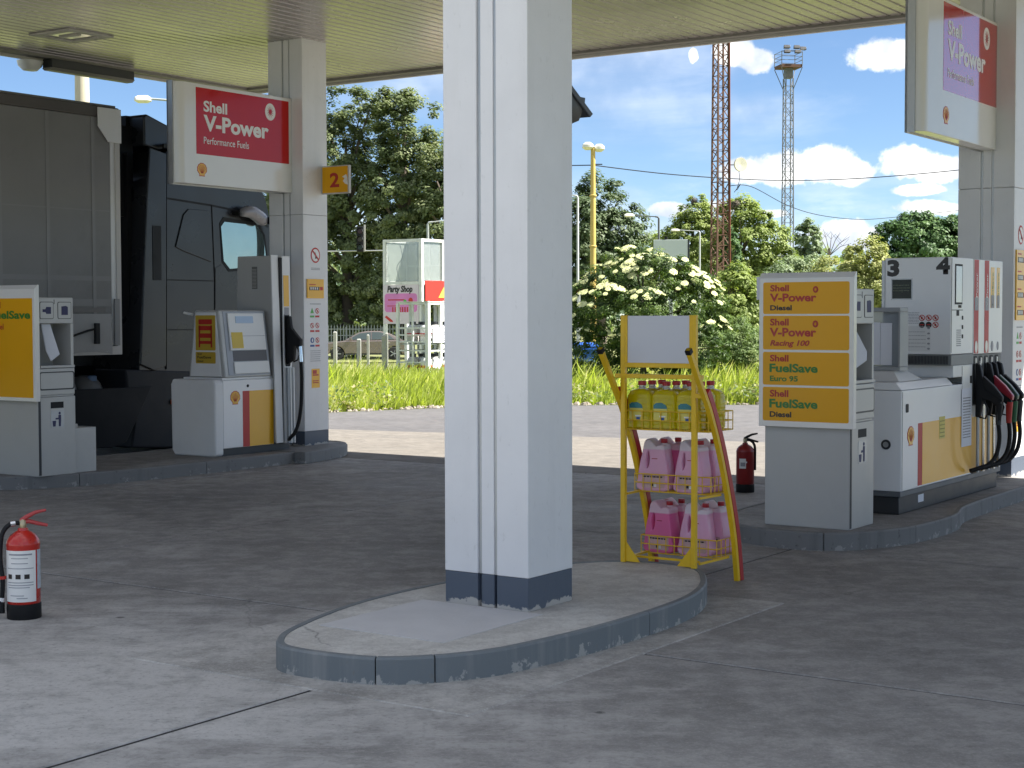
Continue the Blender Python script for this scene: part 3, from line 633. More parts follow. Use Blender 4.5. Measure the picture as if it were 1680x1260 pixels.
# ------------------------------------------------------------------ forecourt service stands
def stand(label, u0, v0, v1, left):
    t = thing('service_stand', label, 'service stand', (u0+.2, (v0+v1)/2, ZI-.004), 'grey windscreen service stands with bins')
    z0 = ZI-.004; ud = u0+.40; vp = v0-.045
    part('lower_cabinet', MB().box(u0, ud+.012, v0, v1, z0, .80), GREYP, t, bev=.004)
    part('corner_post', MB().box(u0+.006, u0+.03, v0-.004, v0-.0005, z0+.01, .79), DARKP, t)
    # upper part with an open recess on the side
    part('side_panel', MB().box(u0, ud, v0+.005, v0+.03, .803, .815), GREYP, t)
    part('towel_box', MB().box(u0+.002, ud, v0, v1, 1.44, 1.668), GREYP, t, bev=.006)
    part('recess_back', MB().box(u0+.002, ud, v0+.24, v1, 1.052, 1.439), GREYP, t)
    part('recess_cheek', MB().box(u0+.002, u0+.02, v0, v0+.239, 1.052, 1.439).box(ud-.03, ud, v0, v0+.239, 1.052, 1.439), GREYP, t)
    part('squeegee_box', MB().box(u0+.002, ud+.006, v0-.004, v1, .816, 1.05), GREYP, t, bev=.006)
    f = plate([rrect(.02, .40, .03, .19, .02)], (u0, v0-.004, .83), FV, 2, DARKP, t, 'flap_seal')
    plate([rrect(.03, .385, .042, .18, .014)], (u0, v0-.004, .83), FV, 3, GREYP, f, 'flap')
    part('ledge', MB().box(u0+.03, ud+.004, v0-.012, v0+.02, 1.053, 1.075), GREYP, t, bev=.003)
    plate([rect(.14, .28, .0, .055)], (u0, v0, .70), FV, 1, BLACK, t, 'bin_slot')
    pg = plate([rrect(.14, .285, -.17, -.02, .012)], (u0, v0, .70), FV, 1, STEEL, t, 'litter_pictogram')
    plate([disc(.235, -.045, .012, 10), [(.222, -.06), (.25, -.06), (.25, -.11), (.246, -.16), (.224, -.16), (.224, -.1), (.19, -.1), (.19, -.085), (.22, -.085)], [(.155, -.11), (.195, -.11), (.188, -.16), (.162, -.16)]], (u0, v0, .70), FV, 2, mat('pictogram_ink', (.03, .03, .1), .6), pg, 'litter_symbol')
    for i in range(2):
        x = .035+i*.195
        b = plate([rrect(x, x+.15, 0, .15, .015)], (u0, v0, 1.48), FV, 1, DARKP, t, 'pictogram')
        plate([rrect(x+.005, x+.145, .005, .145, .012)], (u0, v0, 1.48), FV, 2, GREYP, b, 'pictogram_field')
        plate([[(x+.03, .06), (x+.06, .06), (x+.07, .045), (x+.12, .045), (x+.12, .105), (x+.07, .105), (x+.06, .085), (x+.03, .085)] if i == 0 else [(x+.04, .035), (x+.11, .035), (x+.11, .105), (x+.09, .115), (x+.04, .11)]], (u0, v0, 1.48), FV, 3, mat('pictogram_ink', (.03, .03, .1), .6), b, 'symbol')
    plate([rect(.19, .196, .17, .21)], (u0, v0, 1.44), FV, 1, DARKP, t, 'lock')
    # paper towel hanging in the recess
    tw = MB(); P = [(u0+.1, v0+.06, 1.438), (u0+.19, v0+.05, 1.438), (u0+.25, v0-.0, 1.17), (u0+.18, v0+.03, 1.11), (u0+.135, v0+.04, 1.2)]
    if not left: P = [(u0+.05, v0+.06, 1.438), (u0+.12, v0+.03, 1.438), (u0+.26, v0-.01, 1.26), (u0+.26, v0-.01, 1.2), (u0+.08, v0+.04, 1.12)]
    tw.add(P+[(x, y+.012, z) for x, y, z in P], [(0, 1, 2, 3, 4), (9, 8, 7, 6, 5)]+[(i, (i+1) % 5, 5+(i+1) % 5, 5+i) for i in range(5)])
    part('paper_towel', tw, PAPER, t, bev=.004)
    if left:
        part('water_box', MB().box(ud+.013, ud+.26, v0+.02, v1-.05, z0, .51), GREYP, t, bev=.004)
        part('box_lid', MB().box(ud+.013, ud+.08, v0+.05, v1-.1, .511, .545), LIP, t, bev=.004)
    # product board on the end facing the forecourt
    pb0, pb1 = v0-.045, v1+.02
    bd = part('board', MB().prism([(u0-.005, .768), (u0-.005, 1.775), (u0-.02, 1.775), (u0-.055, 1.74), (u0-.055, .768)][::-1], 'y', pb0, pb1), SIGNW, t, bev=.003)
    wv = pb1-pb0
    if not left:
        part('board_tape', MB().box(u0-.03, u0-.01, pb1+.001, pb1+.03, 1.6, 1.75), PAPER, t)
        rows = [(464.5, 517, 'V-Power', 'Diesel'), (520, 576, 'V-Power', 'Racing 100'), (580, 634.5, 'FuelSave', 'Euro 95'), (638, 694, 'FuelSave', 'Diesel')]
        for i, (ya, yb, a, b) in enumerate(rows):
            zt, zb = onU(1320, ya-2, u0-.055)[2], onU(1320, yb-2, u0-.055)[2]; h = zt-zb; x0 = pb1-.03; w = wv-.06
            P = (u0-.055, x0, zb); pn = plate([rrect(0, w, 0, h, .012)], P, FU, 1, YEL, t, 'product_panel'); Q = lambda s, tt: (u0-.055, x0-s*w, zb+tt*h)
            lr = LETR if a == 'V-Power' else LETG
            text('Shell', Q(.085, .72), FU, h*.19, w*.22, LETR, pn, 2, .032)
            text(a, Q(.08, .40), FU, h*.24, w*(.545 if a == 'V-Power' else .565), lr, pn, 2, .035)
            text(b, Q(.085, .12), FU, h*.155, w*{'Diesel': .255, 'Racing 100': .465, 'Euro 95': .33}[b], {'Diesel': LETK, 'Racing 100': LETR, 'Euro 95': LETG}[b], pn, 2, .032, .25 if b == 'Racing 100' else 0)
            if a == 'V-Power': burst(Q(.615, .76), FU, h*.09, pn, LETR, YEL)
    else:
        z0_, z1_ = .80, 1.66; P = (u0-.055, pb1-.03, z0_); w = wv-.06
        pn = plate([rect(0, w, 0, z1_-z0_)], P, FU, 1, YEL, t, 'product_panel'); Q = lambda s, z: (u0-.055, pb1-.03-s*w, z)
        text('Shell', Q(.09, 1.575), FU, .055, w*.23, LETR, pn, 2, .02); text('FuelSave', Q(.09, 1.485), FU, .065, w*.87, LETG, pn, 2, .035)
        text('Diesel', Q(.09, 1.39), FU, .05, w*.29, LETR, pn, 2, .02)
    return t
stand('grey service stand with four yellow fuel panels on the right island', 9.655, 3.955, 4.55, False)
stand('grey service stand with one yellow panel at the left edge by the truck', 9.06, 11.14, 11.75, True)

# ------------------------------------------------------------------ fuel pumps
HOSE = BLACK
def nozzle(parent, u, v, z, cover, face=FV, cuff=BLACK):
    """nozzle hanging in its boot on a face towards -v; (u,v,z) = top of the boot"""
    n = part('nozzle', MB().prism([(v-.005, z), (v-.04, z-.02), (v-.06, z-.12), (v-.15, z-.2), (v-.2, z-.26), (v-.2, z-.32), (v-.16, z-.33), (v-.13, z-.3), (v-.06, z-.28), (v-.04, z-.42), (v-.005, z-.42)], 'x', u-.022, u+.022), BLACK, parent, bev=.008)
    part('nozzle_cover', MB().prism([(v-.062, z-.1), (v-.155, z-.185), (v-.215, z-.26), (v-.21, z-.3), (v-.14, z-.25), (v-.07, z-.2)], 'x', u-.028, u+.028), cover, n, bev=.01)
    part('guard', MB().tube([(u, v-.06, z-.28), (u, v-.10, z-.36), (u, v-.08, z-.43), (u, v-.03, z-.42)], .007, 6), BLACK, n)
    part('swivel', MB().tube([(u, v-.185, z-.31), (u, v-.18, z-.46)], [.026, .02], 10), cuff, n, smooth=50)
    return n
def pump_right():
    V0, V1 = 3.95, 4.46; z0 = ZI-.004
    t = thing('fuel_pump', 'large white and yellow fuel pump numbered three and four with four hanging nozzles', 'fuel pump', (11.7, 4.2, z0), 'fuel pumps on the islands')
    part('plinth', MB().box(10.60, 12.78, V0+.03, V1+.1, z0, .235), DARKP, t, bev=.006)
    part('plinth_rail', MB().box(10.57, 12.80, V0+.008, V1+.1, .236, .275), mat('plinth_grey', (.12, .13, .14), .5), t, bev=.004)
    plate([rect(0, .11, 0, .055)], (10.98, V0+.03, .16), FV, 1, PAPER, t, 'inspection_sticker')
    part('lower_cabinet', MB().box(10.56, 12.06, V0, V1+.12, .276, .975), WHITE, t, bev=.006)
    part('cabinet_lid', MB().hexa([(10.56, V0, .978), (11.62, V0, .978), (11.62, V1+.12, .978), (10.56, V1+.12, .978), (10.57, V0+.05, 1.03), (11.62, V0+.05, 1.03), (11.62, V1+.08, 1.03), (10.57, V1+.08, 1.03)]), WHITE, t, bev=.004)
    plate([rect(0, .004, 0, .68)], (10.575, V0, .285), FV, 1, DARKP, t, 'door_seam')
    plate([rrect(.0, .05, 0, .06, .01)], (10.64, V0, .82), FV, 2, BLACK, t, 'lock')
    lk = plate([disc(0, 0, .035, 16)], (10.56, V0+.11, .60), FU, 3, DARKP, t, 'round_lock'); plate([disc(0, 0, .02, 12)], (10.56, V0+.11, .60), FU, 5, STEEL, lk, 'lock_cylinder')
    pecten((10.74, V0, .585), FV, .135, t, 1)
    za = onV(1516, 693, V0)[2]; zb = .29
    plate([rect(0, .085, 0, za-zb)], (10.885, V0, zb), FV, 1, STR_, t, 'red_stripe')
    yl = plate([rect(0, 1.085, 0, za-zb)], (10.972, V0, zb), FV, 1, YELP, t, 'yellow_panel')
    nt_ = plate([rect(0, .12, 0, .16)], (11.32, V0, .595), FV, 2, mat('note_paper', (.72, .62, .2), .8), t, 'yellow_notice'); lines((11.33, V0, .60), FV, .1, .14, 5, mat('note_ink', (.4, .33, .12), .8), nt_, 3, .22)
    # neck and head
    part('neck', MB().box(11.62, 12.06, V0+.002, V1, 1.031, 1.12), OFFW, t, bev=.003)
    part('vent_band', MB().box(11.56, 12.07, V0-.004, V1+.01, 1.121, 1.2), mat('vent_grey', (.2, .21, .21), .5), t, bev=.003)
    vg = MB(); 
    for i in range(44): y = V1-.005-i*.0112; vg.box(11.553, 11.5605, y-.004, y, 1.13, 1.192)
    part('vent_grille', vg, DARKP, t)
    part('head', MB().box(11.555, 12.06, V0, V1, 1.203, 1.925), WHITE, t, bev=.006)
    part('head_edge', MB().box(11.56, 12.05, V1+.001, V1+.03, 1.21, 1.91), STEEL, t, bev=.004)
    plate([rect(0, .008, 0, .70)], (11.562, V0, 1.215), FV, 1, DARKP, t, 'head_seam')
    text('3', (11.555, V1-.018, 1.795), FU, .11, .095, LETK, t, 1, .055); text('4', (11.555, V0+.115, 1.805), FU, .11, .105, LETK, t, 1, .055)
    sc = plate([rect(0, .165, 0, .16)], (11.555, V1-.05, 1.61), FU, 1, STEEL, t, 'display_frame'); plate([rect(.008, .157, .01, .152)], (11.555, V1-.05, 1.61), FU, 2, mat('display_lcd', (.015, .022, .018), .3, spec=.3), sc, 'display')
    lines((11.555, V1-.065, 1.67), FU, .13, .06, 3, mat('lcd_text', (.09, .11, .07), .5), sc, 3)
    for j in range(2):
        for i in range(3):
            P = (11.555, V1-.29-i*.052, 1.475-j*.052); dk = j == 1 and i < 2
            e = plate([disc(0, 0, .0235, 16)], P, FU, 1, LETK if dk else STR_, t, 'warning_roundel')
            plate([disc(0, 0, .018, 14)] if not dk else [rect(-.015, .015, -.002, .004)], P, FU, 2, LETW if not dk else LETR, e, 'roundel_field')
            if not dk: plate([[(-.015, .01), (-.01, .015), (.015, -.01), (.01, -.015)], rect(-.006, .006, -.01, .01)], P, FU, 3, LETR, e, 'roundel_symbol')
    lines((11.555, V1-.14, 1.43), FU, .13, .09, 8, STK, t, 1, .3)
    kp = plate([rrect(0, .2, 0, .19, .01)], (11.555, V1-.155, 1.225), FU, 1, OFFW, t, 'keypad_plate')
    plate([disc(s, .02+i*.038, .011, 10, .007) for s in (.012, .188) for i in range(5)], (11.555, V1-.155, 1.225), FU, 3, STK, kp, 'selector_buttons')
    lines((11.555, V1-.19, 1.25), FU, .13, .14, 5, STK, kp, 2, .12)
    # side of the head: payment unit
    fr = plate([rect(0, .16, 0, .30)], (11.64, V0, 1.575), FV, 2, BLACK, t, 'payment_screen_frame'); plate([rect(.014, .146, .015, .285)], (11.64, V0, 1.575), FV, 3, mat('worn_screen', (.5, .52, .55), .2, var=.25, scale=9, coat=.6), fr, 'payment_screen')
    plate([rect(0, .25, 0, .006)], (11.57, V0, 1.53), FV, 1, DARKP, t, 'unit_seam'); plate([rect(.1, .15, -.06, -.02), rect(.14, .2, .0, .02)], (11.58, V0, 1.55), FV, 2, BLACK, t, 'card_slot')
    lines((11.68, V0, 1.26), FV, .1, .13, 9, STK, t, 1, .5); plate([rrect(.2, .225, z_, z_+.03, .004) for z_ in (.02, .09, .16)], (11.60, V0, 1.30), FV, 2, BLACK, t, 'side_buttons')
    # nozzle bay
    part('bay_back', MB().box(12.066, 12.77, V0+.06, V1, .276, 1.925), OFFW, t)
    part('bay_top', MB().box(12.066, 12.775, V0-.002, V0+.059, 1.195, 1.922), WHITE, t, bev=.004)
    part('bay_boot_panel', MB().box(12.066, 12.775, V0+.005, V0+.059, .80, 1.19), mat('boot_grey', (.10, .105, .11), .5), t)
    plate([rect(0, .70, 0, .42)], (12.07, V0+.06, .28), FV, 1, YELP, t, 'yellow_bay_panel')
    xs = [12.075, 12.205, 12.335, 12.465, 12.6]
    for i, (x, m, w) in enumerate(((12.075, STR_, .105), (12.325, STR_, .105), (12.475, YELP, .09), (12.625, YELP, .075))):
        zlo, zhi = (1.20, 1.918) if m is STR_ else (1.55, 1.87)
        s = plate([rect(0, w, 0, zhi-zlo)], (x, V0-.002, zlo), FV, 1, m, t, 'product_strip')
        text('V-Power' if m is STR_ else 'FuelSave', (x+w*.68, V0-.002, zhi-.36 if m is STR_ else zlo+.02), (Vector((0, 0, 1)), Vector((-1, 0, 0))), w*.32, .26, LETW if m is STR_ else LETG, s, 2, .01)
        plate([rect(.1*w, .9*w, 0, .1)], (x, V0-.002, (1.53 if m is STR_ else zlo)), FV, 2, STK, s, 'price_chip')
        plate([disc(w*.5, 0, w*.3, 12, w*.45)], (x, V0-.002, 1.25), FV, 2, STK if m is YELP else LETW, s, 'grade_mark')
    for i, x in enumerate(xs):
        plate([rrect(.012, .105, 0, .37, .02)], (x, V0+.005, .81), FV, 1, BLACK, t, 'nozzle_boot')
        part('boot_tag', MB().box(x+.045, x+.07, V0-.004, V0+.004, 1.12, 1.165), LETW, t)
        part('riser_pipe', MB().tube([(x+.06, V0-.02, .282), (x+.06, V0-.02, .80)], .013, 8), CHROME if i % 2 else STEEL, t, smooth=50)
    plate([rect(.03, .07, 0, .16)], (12.205, V0+.005, .98), FV, 3, LETW, t, 'empty_boot_label')
    # hanging nozzles with hose loops
    cov = [BLACK, None, mat('nozzle_red', (.36, .02, .04), .4), mat('nozzle_green', (.02, .07, .04), .4), BLACK]
    for i, x in enumerate(xs):
        if i == 1: continue
        xc = x+.06; n = nozzle(t, xc, V0, 1.13, cov[i], cuff={2: STR_, 3: mat('cuff_green', (.02, .13, .05), .5), 4: DARKP}.get(i, BLACK))
        b = V0-.18; pts = [(xc, b, .66), (xc+.01, b-.005, .55), (xc-.01, b+.01, .43), (xc-.07, b+.05, .355), (xc-.15, b+.1, .33), (xc-.2, b+.15, .31)]
        part('hose', MB().tube([p for p in catmull(pts, 5, False)], .017, 8), HOSE, t, smooth=60)
        part('hose_sleeve', MB().tube([(xc, b+.004, .80), (xc, b, .655)], .022, 8), cuff_(i), t, smooth=60)
    # taped notice
    pn = part('taped_notice', MB().box(11.80, 12.03, V0-.006, V0-.0045, .50, .94), PAPER, t); lines((11.83, V0-.006, .56), FV, .17, .32, 15, STK, pn, 1, .35)
    plate([rect(0, .17, 0, .17)], (11.82, V0, .94), FV, 2, LETW, t, 'notice_sleeve')
    # clear stand with leaflets on the cabinet lid
    bx = thing('leaflet_box', 'clear box with white leaflets standing on the pump cabinet', 'box', (10.9, 4.25, 1.03))
    part('foot', MB().hexa([(10.72, 4.03, 1.031), (11.2, 4.03, 1.031), (11.2, 4.5, 1.031), (10.72, 4.5, 1.031), (10.8, 4.1, 1.1), (11.05, 4.1, 1.1), (11.05, 4.45, 1.1), (10.8, 4.45, 1.1)]), OFFW, bx, bev=.004)
    part('frame', MB().box(10.84, 11.0, 4.07, 4.48, 1.101, 1.13).box(10.84, 11.0, 4.07, 4.48, 1.52, 1.55).box(10.84, 11.0, 4.07, 4.085, 1.131, 1.519).box(10.84, 11.0, 4.465, 4.48, 1.131, 1.519), mat('case_grey', (.3, .31, .32), .4), bx, bev=.003)
    part('pane', MB().box(10.9, 10.905, 4.086, 4.464, 1.131, 1.519), mat('case_glass', (.25, .28, .31), .08, coat=1), bx)
    part('leaflet', MB().box(10.893, 10.898, 4.15, 4.235, 1.14, 1.44), PAPER, bx); part('leaflet', MB().box(10.892, 10.897, 4.238, 4.33, 1.14, 1.445), PAPER, bx)
    return t
def cuff_(i): return {2: STR_, 3: mat('cuff_green', (.02, .13, .05), .5)}.get(i, DARKP)
pump_right()

def pump_left():
    z0 = ZI-.004; V0, V1 = 11.22, 11.80
    t = thing('fuel_pump', 'narrow white and yellow fuel pump with slanted head and one nozzle beside the truck', 'fuel pump', (11.8, 11.5, z0), 'fuel pumps on the islands')
    part('plinth', MB().box(11.36, 12.4, V0+.04, V1-.02, z0, .185), DARKP, t)
    part('lower_cabinet', MB().box(11.39, 12.12, V0, V1, .187, .865), WHITE, t, bev=.008)
    part('end_cover', MB().prism([(V0-.01, z0+.02), (V0+.02, z0), (V1-.02, z0), (V1+.02, z0+.05), (V1+.03, .82), (V1, .875), (V0+.02, .875), (V0-.01, .84)], 'x', 11.27, 11.388), OFFW, t, bev=.018, seg=3)
    part('cabinet_top', MB().box(11.40, 12.12, V0+.02, V1-.02, .866, .89), WHITE, t, bev=.006)
    a = onV(398, 640, V0)[0]; b = onV(409, 640, V0)[0]
    plate([rect(0, b-a, 0, .56)], (a, V0, .19), FV, 1, STR_, t, 'red_stripe'); plate([rect(0, 12.115-b, 0, .56)], (b, V0, .19), FV, 1, YELP, t, 'yellow_panel')
    pecten((11.56, V0, .62), FV, .135, t, 1)
    plate([disc(0, 0, .015, 12)], (11.74, V0, .80), FV, 3, BLACK, t, 'lock')
    # slanted head
    zb, zt = .891, 1.56; vb0, vb1, vt0, vt1 = 11.215, 11.72, 11.30, 11.63
    part('head', MB().prism([(vb0, zb), (vt0, zt), (vt1, zt), (vb1, zb)], 'x', 11.42, 12.08), GREYP, t, bev=.012, seg=3)
    part('head_end', MB().prism([(vb0+.04, zb+.01), (vt0+.03, zt-.02), (vt1-.03, zt-.02), (vb1-.04, zb+.01)], 'x', 11.40, 11.419), OFFW, t, bev=.003)
    fr = FU; P = (11.40, 0, 0)
    def R_(v_a, v_b, z_a, z_b): return [(-v_a, z_a), (-v_b, z_a), (-v_b, z_b), (-v_a, z_b)]
    y = plate([rrect(-11.60, -11.325, 1.16, 1.51, .012)], P, fr, 1, mat('faded_yellow', (.5, .33, .03), .4), t, 'price_sticker')
    plate([rrect(-11.555, -11.37, 1.42, 1.47, .006), rect(-11.555, -11.37, 1.36, 1.405), rect(-11.555, -11.37, 1.285, 1.33), rect(-11.555, -11.37, 1.225, 1.255), rect(-11.555, -11.535, 1.19, 1.41), rect(-11.39, -11.37, 1.19, 1.41)], P, fr, 2, LETR, y, 'sticker_print')
    y = plate([rrect(-11.60, -11.325, 1.03, 1.145, .012)], P, fr, 1, MATS['faded_yellow'], t, 'product_sticker')
    text('Shell', (11.40, 11.575, 1.115), fr, .02, .06, LETK, y, 2, .01); text('FuelSave', (11.40, 11.575, 1.08), fr, .026, .19, LETK, y, 2, .02); text('Diesel', (11.40, 11.575, 1.045), fr, .02, .08, LETK, y, 2, .02)
    def slab_on(u0, u1, za, zc, d0, d1, m, name, parent=t, bev=.004):
        def vv(z): return vb0+(vt0-vb0)*(z-zb)/(zt-zb)
        return part(name, MB().hexa([(u0, vv(za)-d1, za), (u1, vv(za)-d1, za), (u1, vv(za)-d0, za), (u0, vv(za)-d0, za), (u0, vv(zc)-d1, zc), (u1, vv(zc)-d1, zc), (u1, vv(zc)-d0, zc), (u0, vv(zc)-d0, zc)]), m, parent, bev=bev)
    slab_on(11.47, 12.07, .91, 1.55, -.01, .006, mat('head_frame', (.36, .38, .42), .4), 'head_frame')
    dp = slab_on(11.52, 12.03, 1.16, 1.53, .006, .022, LETW, 'display_unit'); slab_on(11.62, 11.87, 1.43, 1.5, .022, .026, mat('lcd_pale', (.42, .5, .6), .2, coat=.5), 'display', dp, 0)
    slab_on(11.54, 11.7, 1.18, 1.34, .0225, .0245, mat('yellow_label', (.7, .5, .06), .5), 'label_sticker', dp, 0); slab_on(11.53, 12.02, 1.3, 1.304, .022, .0235, STK, 'unit_seam', dp, 0)
    slab_on(11.55, 12.04, 1.05, 1.155, -.008, .0075, mat('recess_grey', (.13, .13, .14), .6), 'recess')
    slab_on(11.55, 12.05, .925, 1.045, .006, .018, LETW, 'lower_flap')
    # tall hose column behind the head
    part('hose_column', MB().prism([(11.18, .20), (11.235, 2.12), (11.715, 2.12), (11.78, .20)], 'x', 12.122, 12.20), GREYP, t, bev=.01)
    part('column_edge', MB().prism([(11.165, .2), (11.22, 2.125), (11.234, 2.125), (11.178, .2)], 'x', 12.10, 12.2), OFFW, t)
    plate([rect(0, .075, 0, .23)], (12.122, 11.51, 1.78), FU, 1, mat('type_label', (.16, .16, .15), .5), t, 'type_label'); lines((12.122, 11.505, 1.79), FU, .06, .2, 14, LIP, t, 2, .3)
    part('dark_gap', MB().box(12.201, 12.24, 11.2, 11.75, .19, 2.1), BLACK, t)
    part('nozzle_post', MB().prism([(11.17, .19), (11.21, 2.12), (11.7, 2.12), (11.75, .19)], 'x', 12.241, 12.37), OFFW, t, bev=.008)
    fv2 = (Vector((1, 0, 0)), Vector((0, .02, 1)).normalized())
    s = plate([rect(.02, .10, 0, .32)], (12.241, 11.200, 1.6), fv2, 2, YELP, t, 'product_strip'); plate([rect(.025, .095, -.09, -.01)], (12.241, 11.200, 1.6), fv2, 2, STK, s, 'price_chip')
    plate([rrect(.02, .1, 0, .55, .02)], (12.241, 11.190, .98), fv2, 3, BLACK, t, 'nozzle_boot')
    part('pipe_cover', MB().tube([(12.29, 11.155, .19), (12.29, 11.165, .97)], .028, 10), STEEL, t, smooth=50)
    part('pipe_cover', MB().tube([(12.345, 11.155, .19), (12.345, 11.165, .97)], .022, 10), STEEL, t, smooth=50)
    nz = part('nozzle', MB().prism([(11.19, 1.5), (11.15, 1.5), (11.13, 1.38), (11.05, 1.3), (11.0, 1.26), (11.0, 1.20), (11.03, 1.18), (11.08, 1.2), (11.1, 1.05), (11.19, 1.0)], 'x', 12.28, 12.33), BLACK, t, bev=.01)
    part('guard', MB().tube([(12.305, 11.07, 1.2), (12.305, 11.03, 1.12), (12.305, 11.05, 1.05), (12.305, 11.11, 1.03)], .008, 6), BLACK, nz)
    part('swivel', MB().tube([(12.31, 11.025, 1.19), (12.31, 11.015, 1.03)], [.02, .024], 10), CHROME, nz, smooth=50)
    part('hose', MB().tube(catmull([(12.31, 11.015, 1.04), (12.315, 11.01, .85), (12.315, 11.02, .6), (12.3, 11.04, .42), (12.27, 11.07, .3), (12.26, 11.12, .25), (12.28, 11.16, .22)], 6, False), .019, 8), HOSE, t, smooth=60)
    part('handle_stub', MB().tube([(11.42, 11.66, 1.52), (11.42, 11.78, 1.535)], .014, 8), LETW, t)
pump_left()

# ------------------------------------------------------------------ fire extinguishers
XR = mat('extinguisher_red', (.5, .02, .012), .28, var=.06, coat=.4); XRD = mat('extinguisher_dark_red', (.28, .012, .012), .35, var=.1, coat=.3)
def extinguisher(label, u, v, k, body, handle, big):
    t = thing('fire_extinguisher', label, 'extinguisher', (u, v, 0), 'fire extinguishers standing on the forecourt')
    r = .0815*k; c = (u, v, 0); z = lambda a: a*k
    part('base_ring', MB().lathe([(r*1.0, 0), (r*1.03, .004), (r*1.03, z(.072)), (r*.98, z(.076))], c, 32), BLACK, t, smooth=40)
    part('cylinder', MB().lathe([(r*.97, z(.0765)), (r, z(.08)), (r, z(.365)), (r*1.015, z(.37)), (r*1.0, z(.378)), (r*.93, z(.395)), (r*.75, z(.415)), (r*.5, z(.43)), (r*.32, z(.438)), (r*.3, z(.45)), (r*.2, z(.451))], c, 32), body, t, smooth=50)
    d = (CAMP-S(u, v, 0)); a0 = math.atan2(d.dot(DV), d.dot(DU))        # towards the viewer, station frame
    def P(ang, rr, zz): return (u+rr*math.cos(a0+ang), v+rr*math.sin(a0+ang), zz)
    part('valve', MB().lathe([(r*.2, z(.4505)), (r*.22, z(.46)), (r*.22, z(.485)), (r*.12, z(.495)), (r*.1, z(.497))], c, 16), mat('brass', (.45, .38, .25), .35, metal=.8), t, smooth=40)
    ax = Vector((-math.sin(a0), math.cos(a0), 0))    # to the right as seen
    cv = Vector((u, v, 0))
    def Q(s, dz, o=0): p = cv+ax*s*k+Vector((math.cos(a0), math.sin(a0), 0))*o; return (p.x, p.y, z(dz))
    part('lever', MB().tube([Q(-.01, .485), Q(.02, .505), Q(.06, .525), Q(.112, .535)], [.012*k, .012*k, .01*k, .007*k], 8), handle, t, smooth=50)
    part('carry_handle', MB().tube([Q(-.01, .478), Q(.03, .482), Q(.07, .47), Q(.118, .458)], [.012*k, .011*k, .01*k, .008*k], 8), handle, t, smooth=50)
    g = part('gauge', MB().lathe([(.001, 0), (.016*k, 0), (.016*k, .012), (.001, .012)], (0, 0, 0), 12), LIP, t, smooth=40)
    q = Q(-.02, .458, .02); g.data.transform(Matrix.Translation(Vector(q)-Vector(ORG[t])) @ Matrix.Rotation(a0, 4, 'Z') @ Matrix.Rotation(math.pi/2, 4, 'Y'))
    if big:
        part('hose', MB().tube(catmull([Q(-.015, .475), Q(-.06, .47), Q(-.1, .42, .01), Q(-.11, .3, .01), Q(-.1, .2, .01), Q(-.105, .1), Q(-.115, .03)], 6, False), .0115, 8), BLACK, t, smooth=60)
        part('hose_clip', MB().lathe([(.018, z(.20)), (.018, z(.215))], Q(-.1, 0, .01)[:2]+(0,), 10), body, t)
        part('hose_fitting', MB().tube([Q(-.035, .4745), Q(-.058, .472)], .015, 8), CHROME, t); part('hose_nozzle', MB().tube([Q(-.106, .1), Q(-.113, .03)], [.014, .022], 8), BLACK, t)
        part('hose_band', MB().tube([Q(-.105, .105), Q(-.107, .085)], .0155, 8), LETW, t)
    else:
        part('hose', MB().tube(catmull([Q(.015, .475), Q(.05, .47), Q(.085, .42), Q(.088, .3), Q(.088, .2)], 6, False), .011, 8), BLACK, t, smooth=60)
    # curved label wrapped on the cylinder
    def wrap(a, b, za, zb, m, name, lv, par=t):
        n = 12; mb = MB(); rr = r+lv*.0007
        mb.ring([[P(R(a+(b-a)*i/n), rr, z(zz)) for i in range(n+1)] for zz in (za, zb)], close=False, caps=False); return part(name, mb, m, par, smooth=60)
    if big:
        lb = wrap(-80, 45, .09, .345, LETW, 'label', 1); wrap(52, 80, .15, .345, mat('side_label', (.45, .5, .55), .4, var=.4, scale=40), 'side_label', 1)
        for j, (za, a, b) in enumerate(((.322, -55, 30), (.305, -45, 15), (.28, -45, 15), (.255, -65, 35), (.185, -62, 34), (.172, -62, 34), (.16, -60, 20), (.12, -50, 0), (.107, -25, 12))): wrap(a, b, za, za+(.008 if j == 0 else .004), STK, 'label_print', 2, lb)
        for a in (-60, -28, 2): wrap(a, a+18, .205, .228, LETK, 'label_pictogram', 2, lb)
    else: 
        lb = wrap(-40, 5, .22, .31, LETW, 'label', 1); wrap(-30, 0, .24, .275, STK, 'label_print', 2, lb); wrap(-10, 12, .27, .285, LETW, 'label_tear', 1, lb)
    return t
extinguisher('red fire extinguisher with white label and black hose at the left edge', 5.152, 6.461, 1, XR, mat('lever_red', (.42, .05, .05), .4), True)
extinguisher('dark red fire extinguisher beside the island behind the bottle rack', 12.24, 5.95, .93, XRD, BLACK, False)

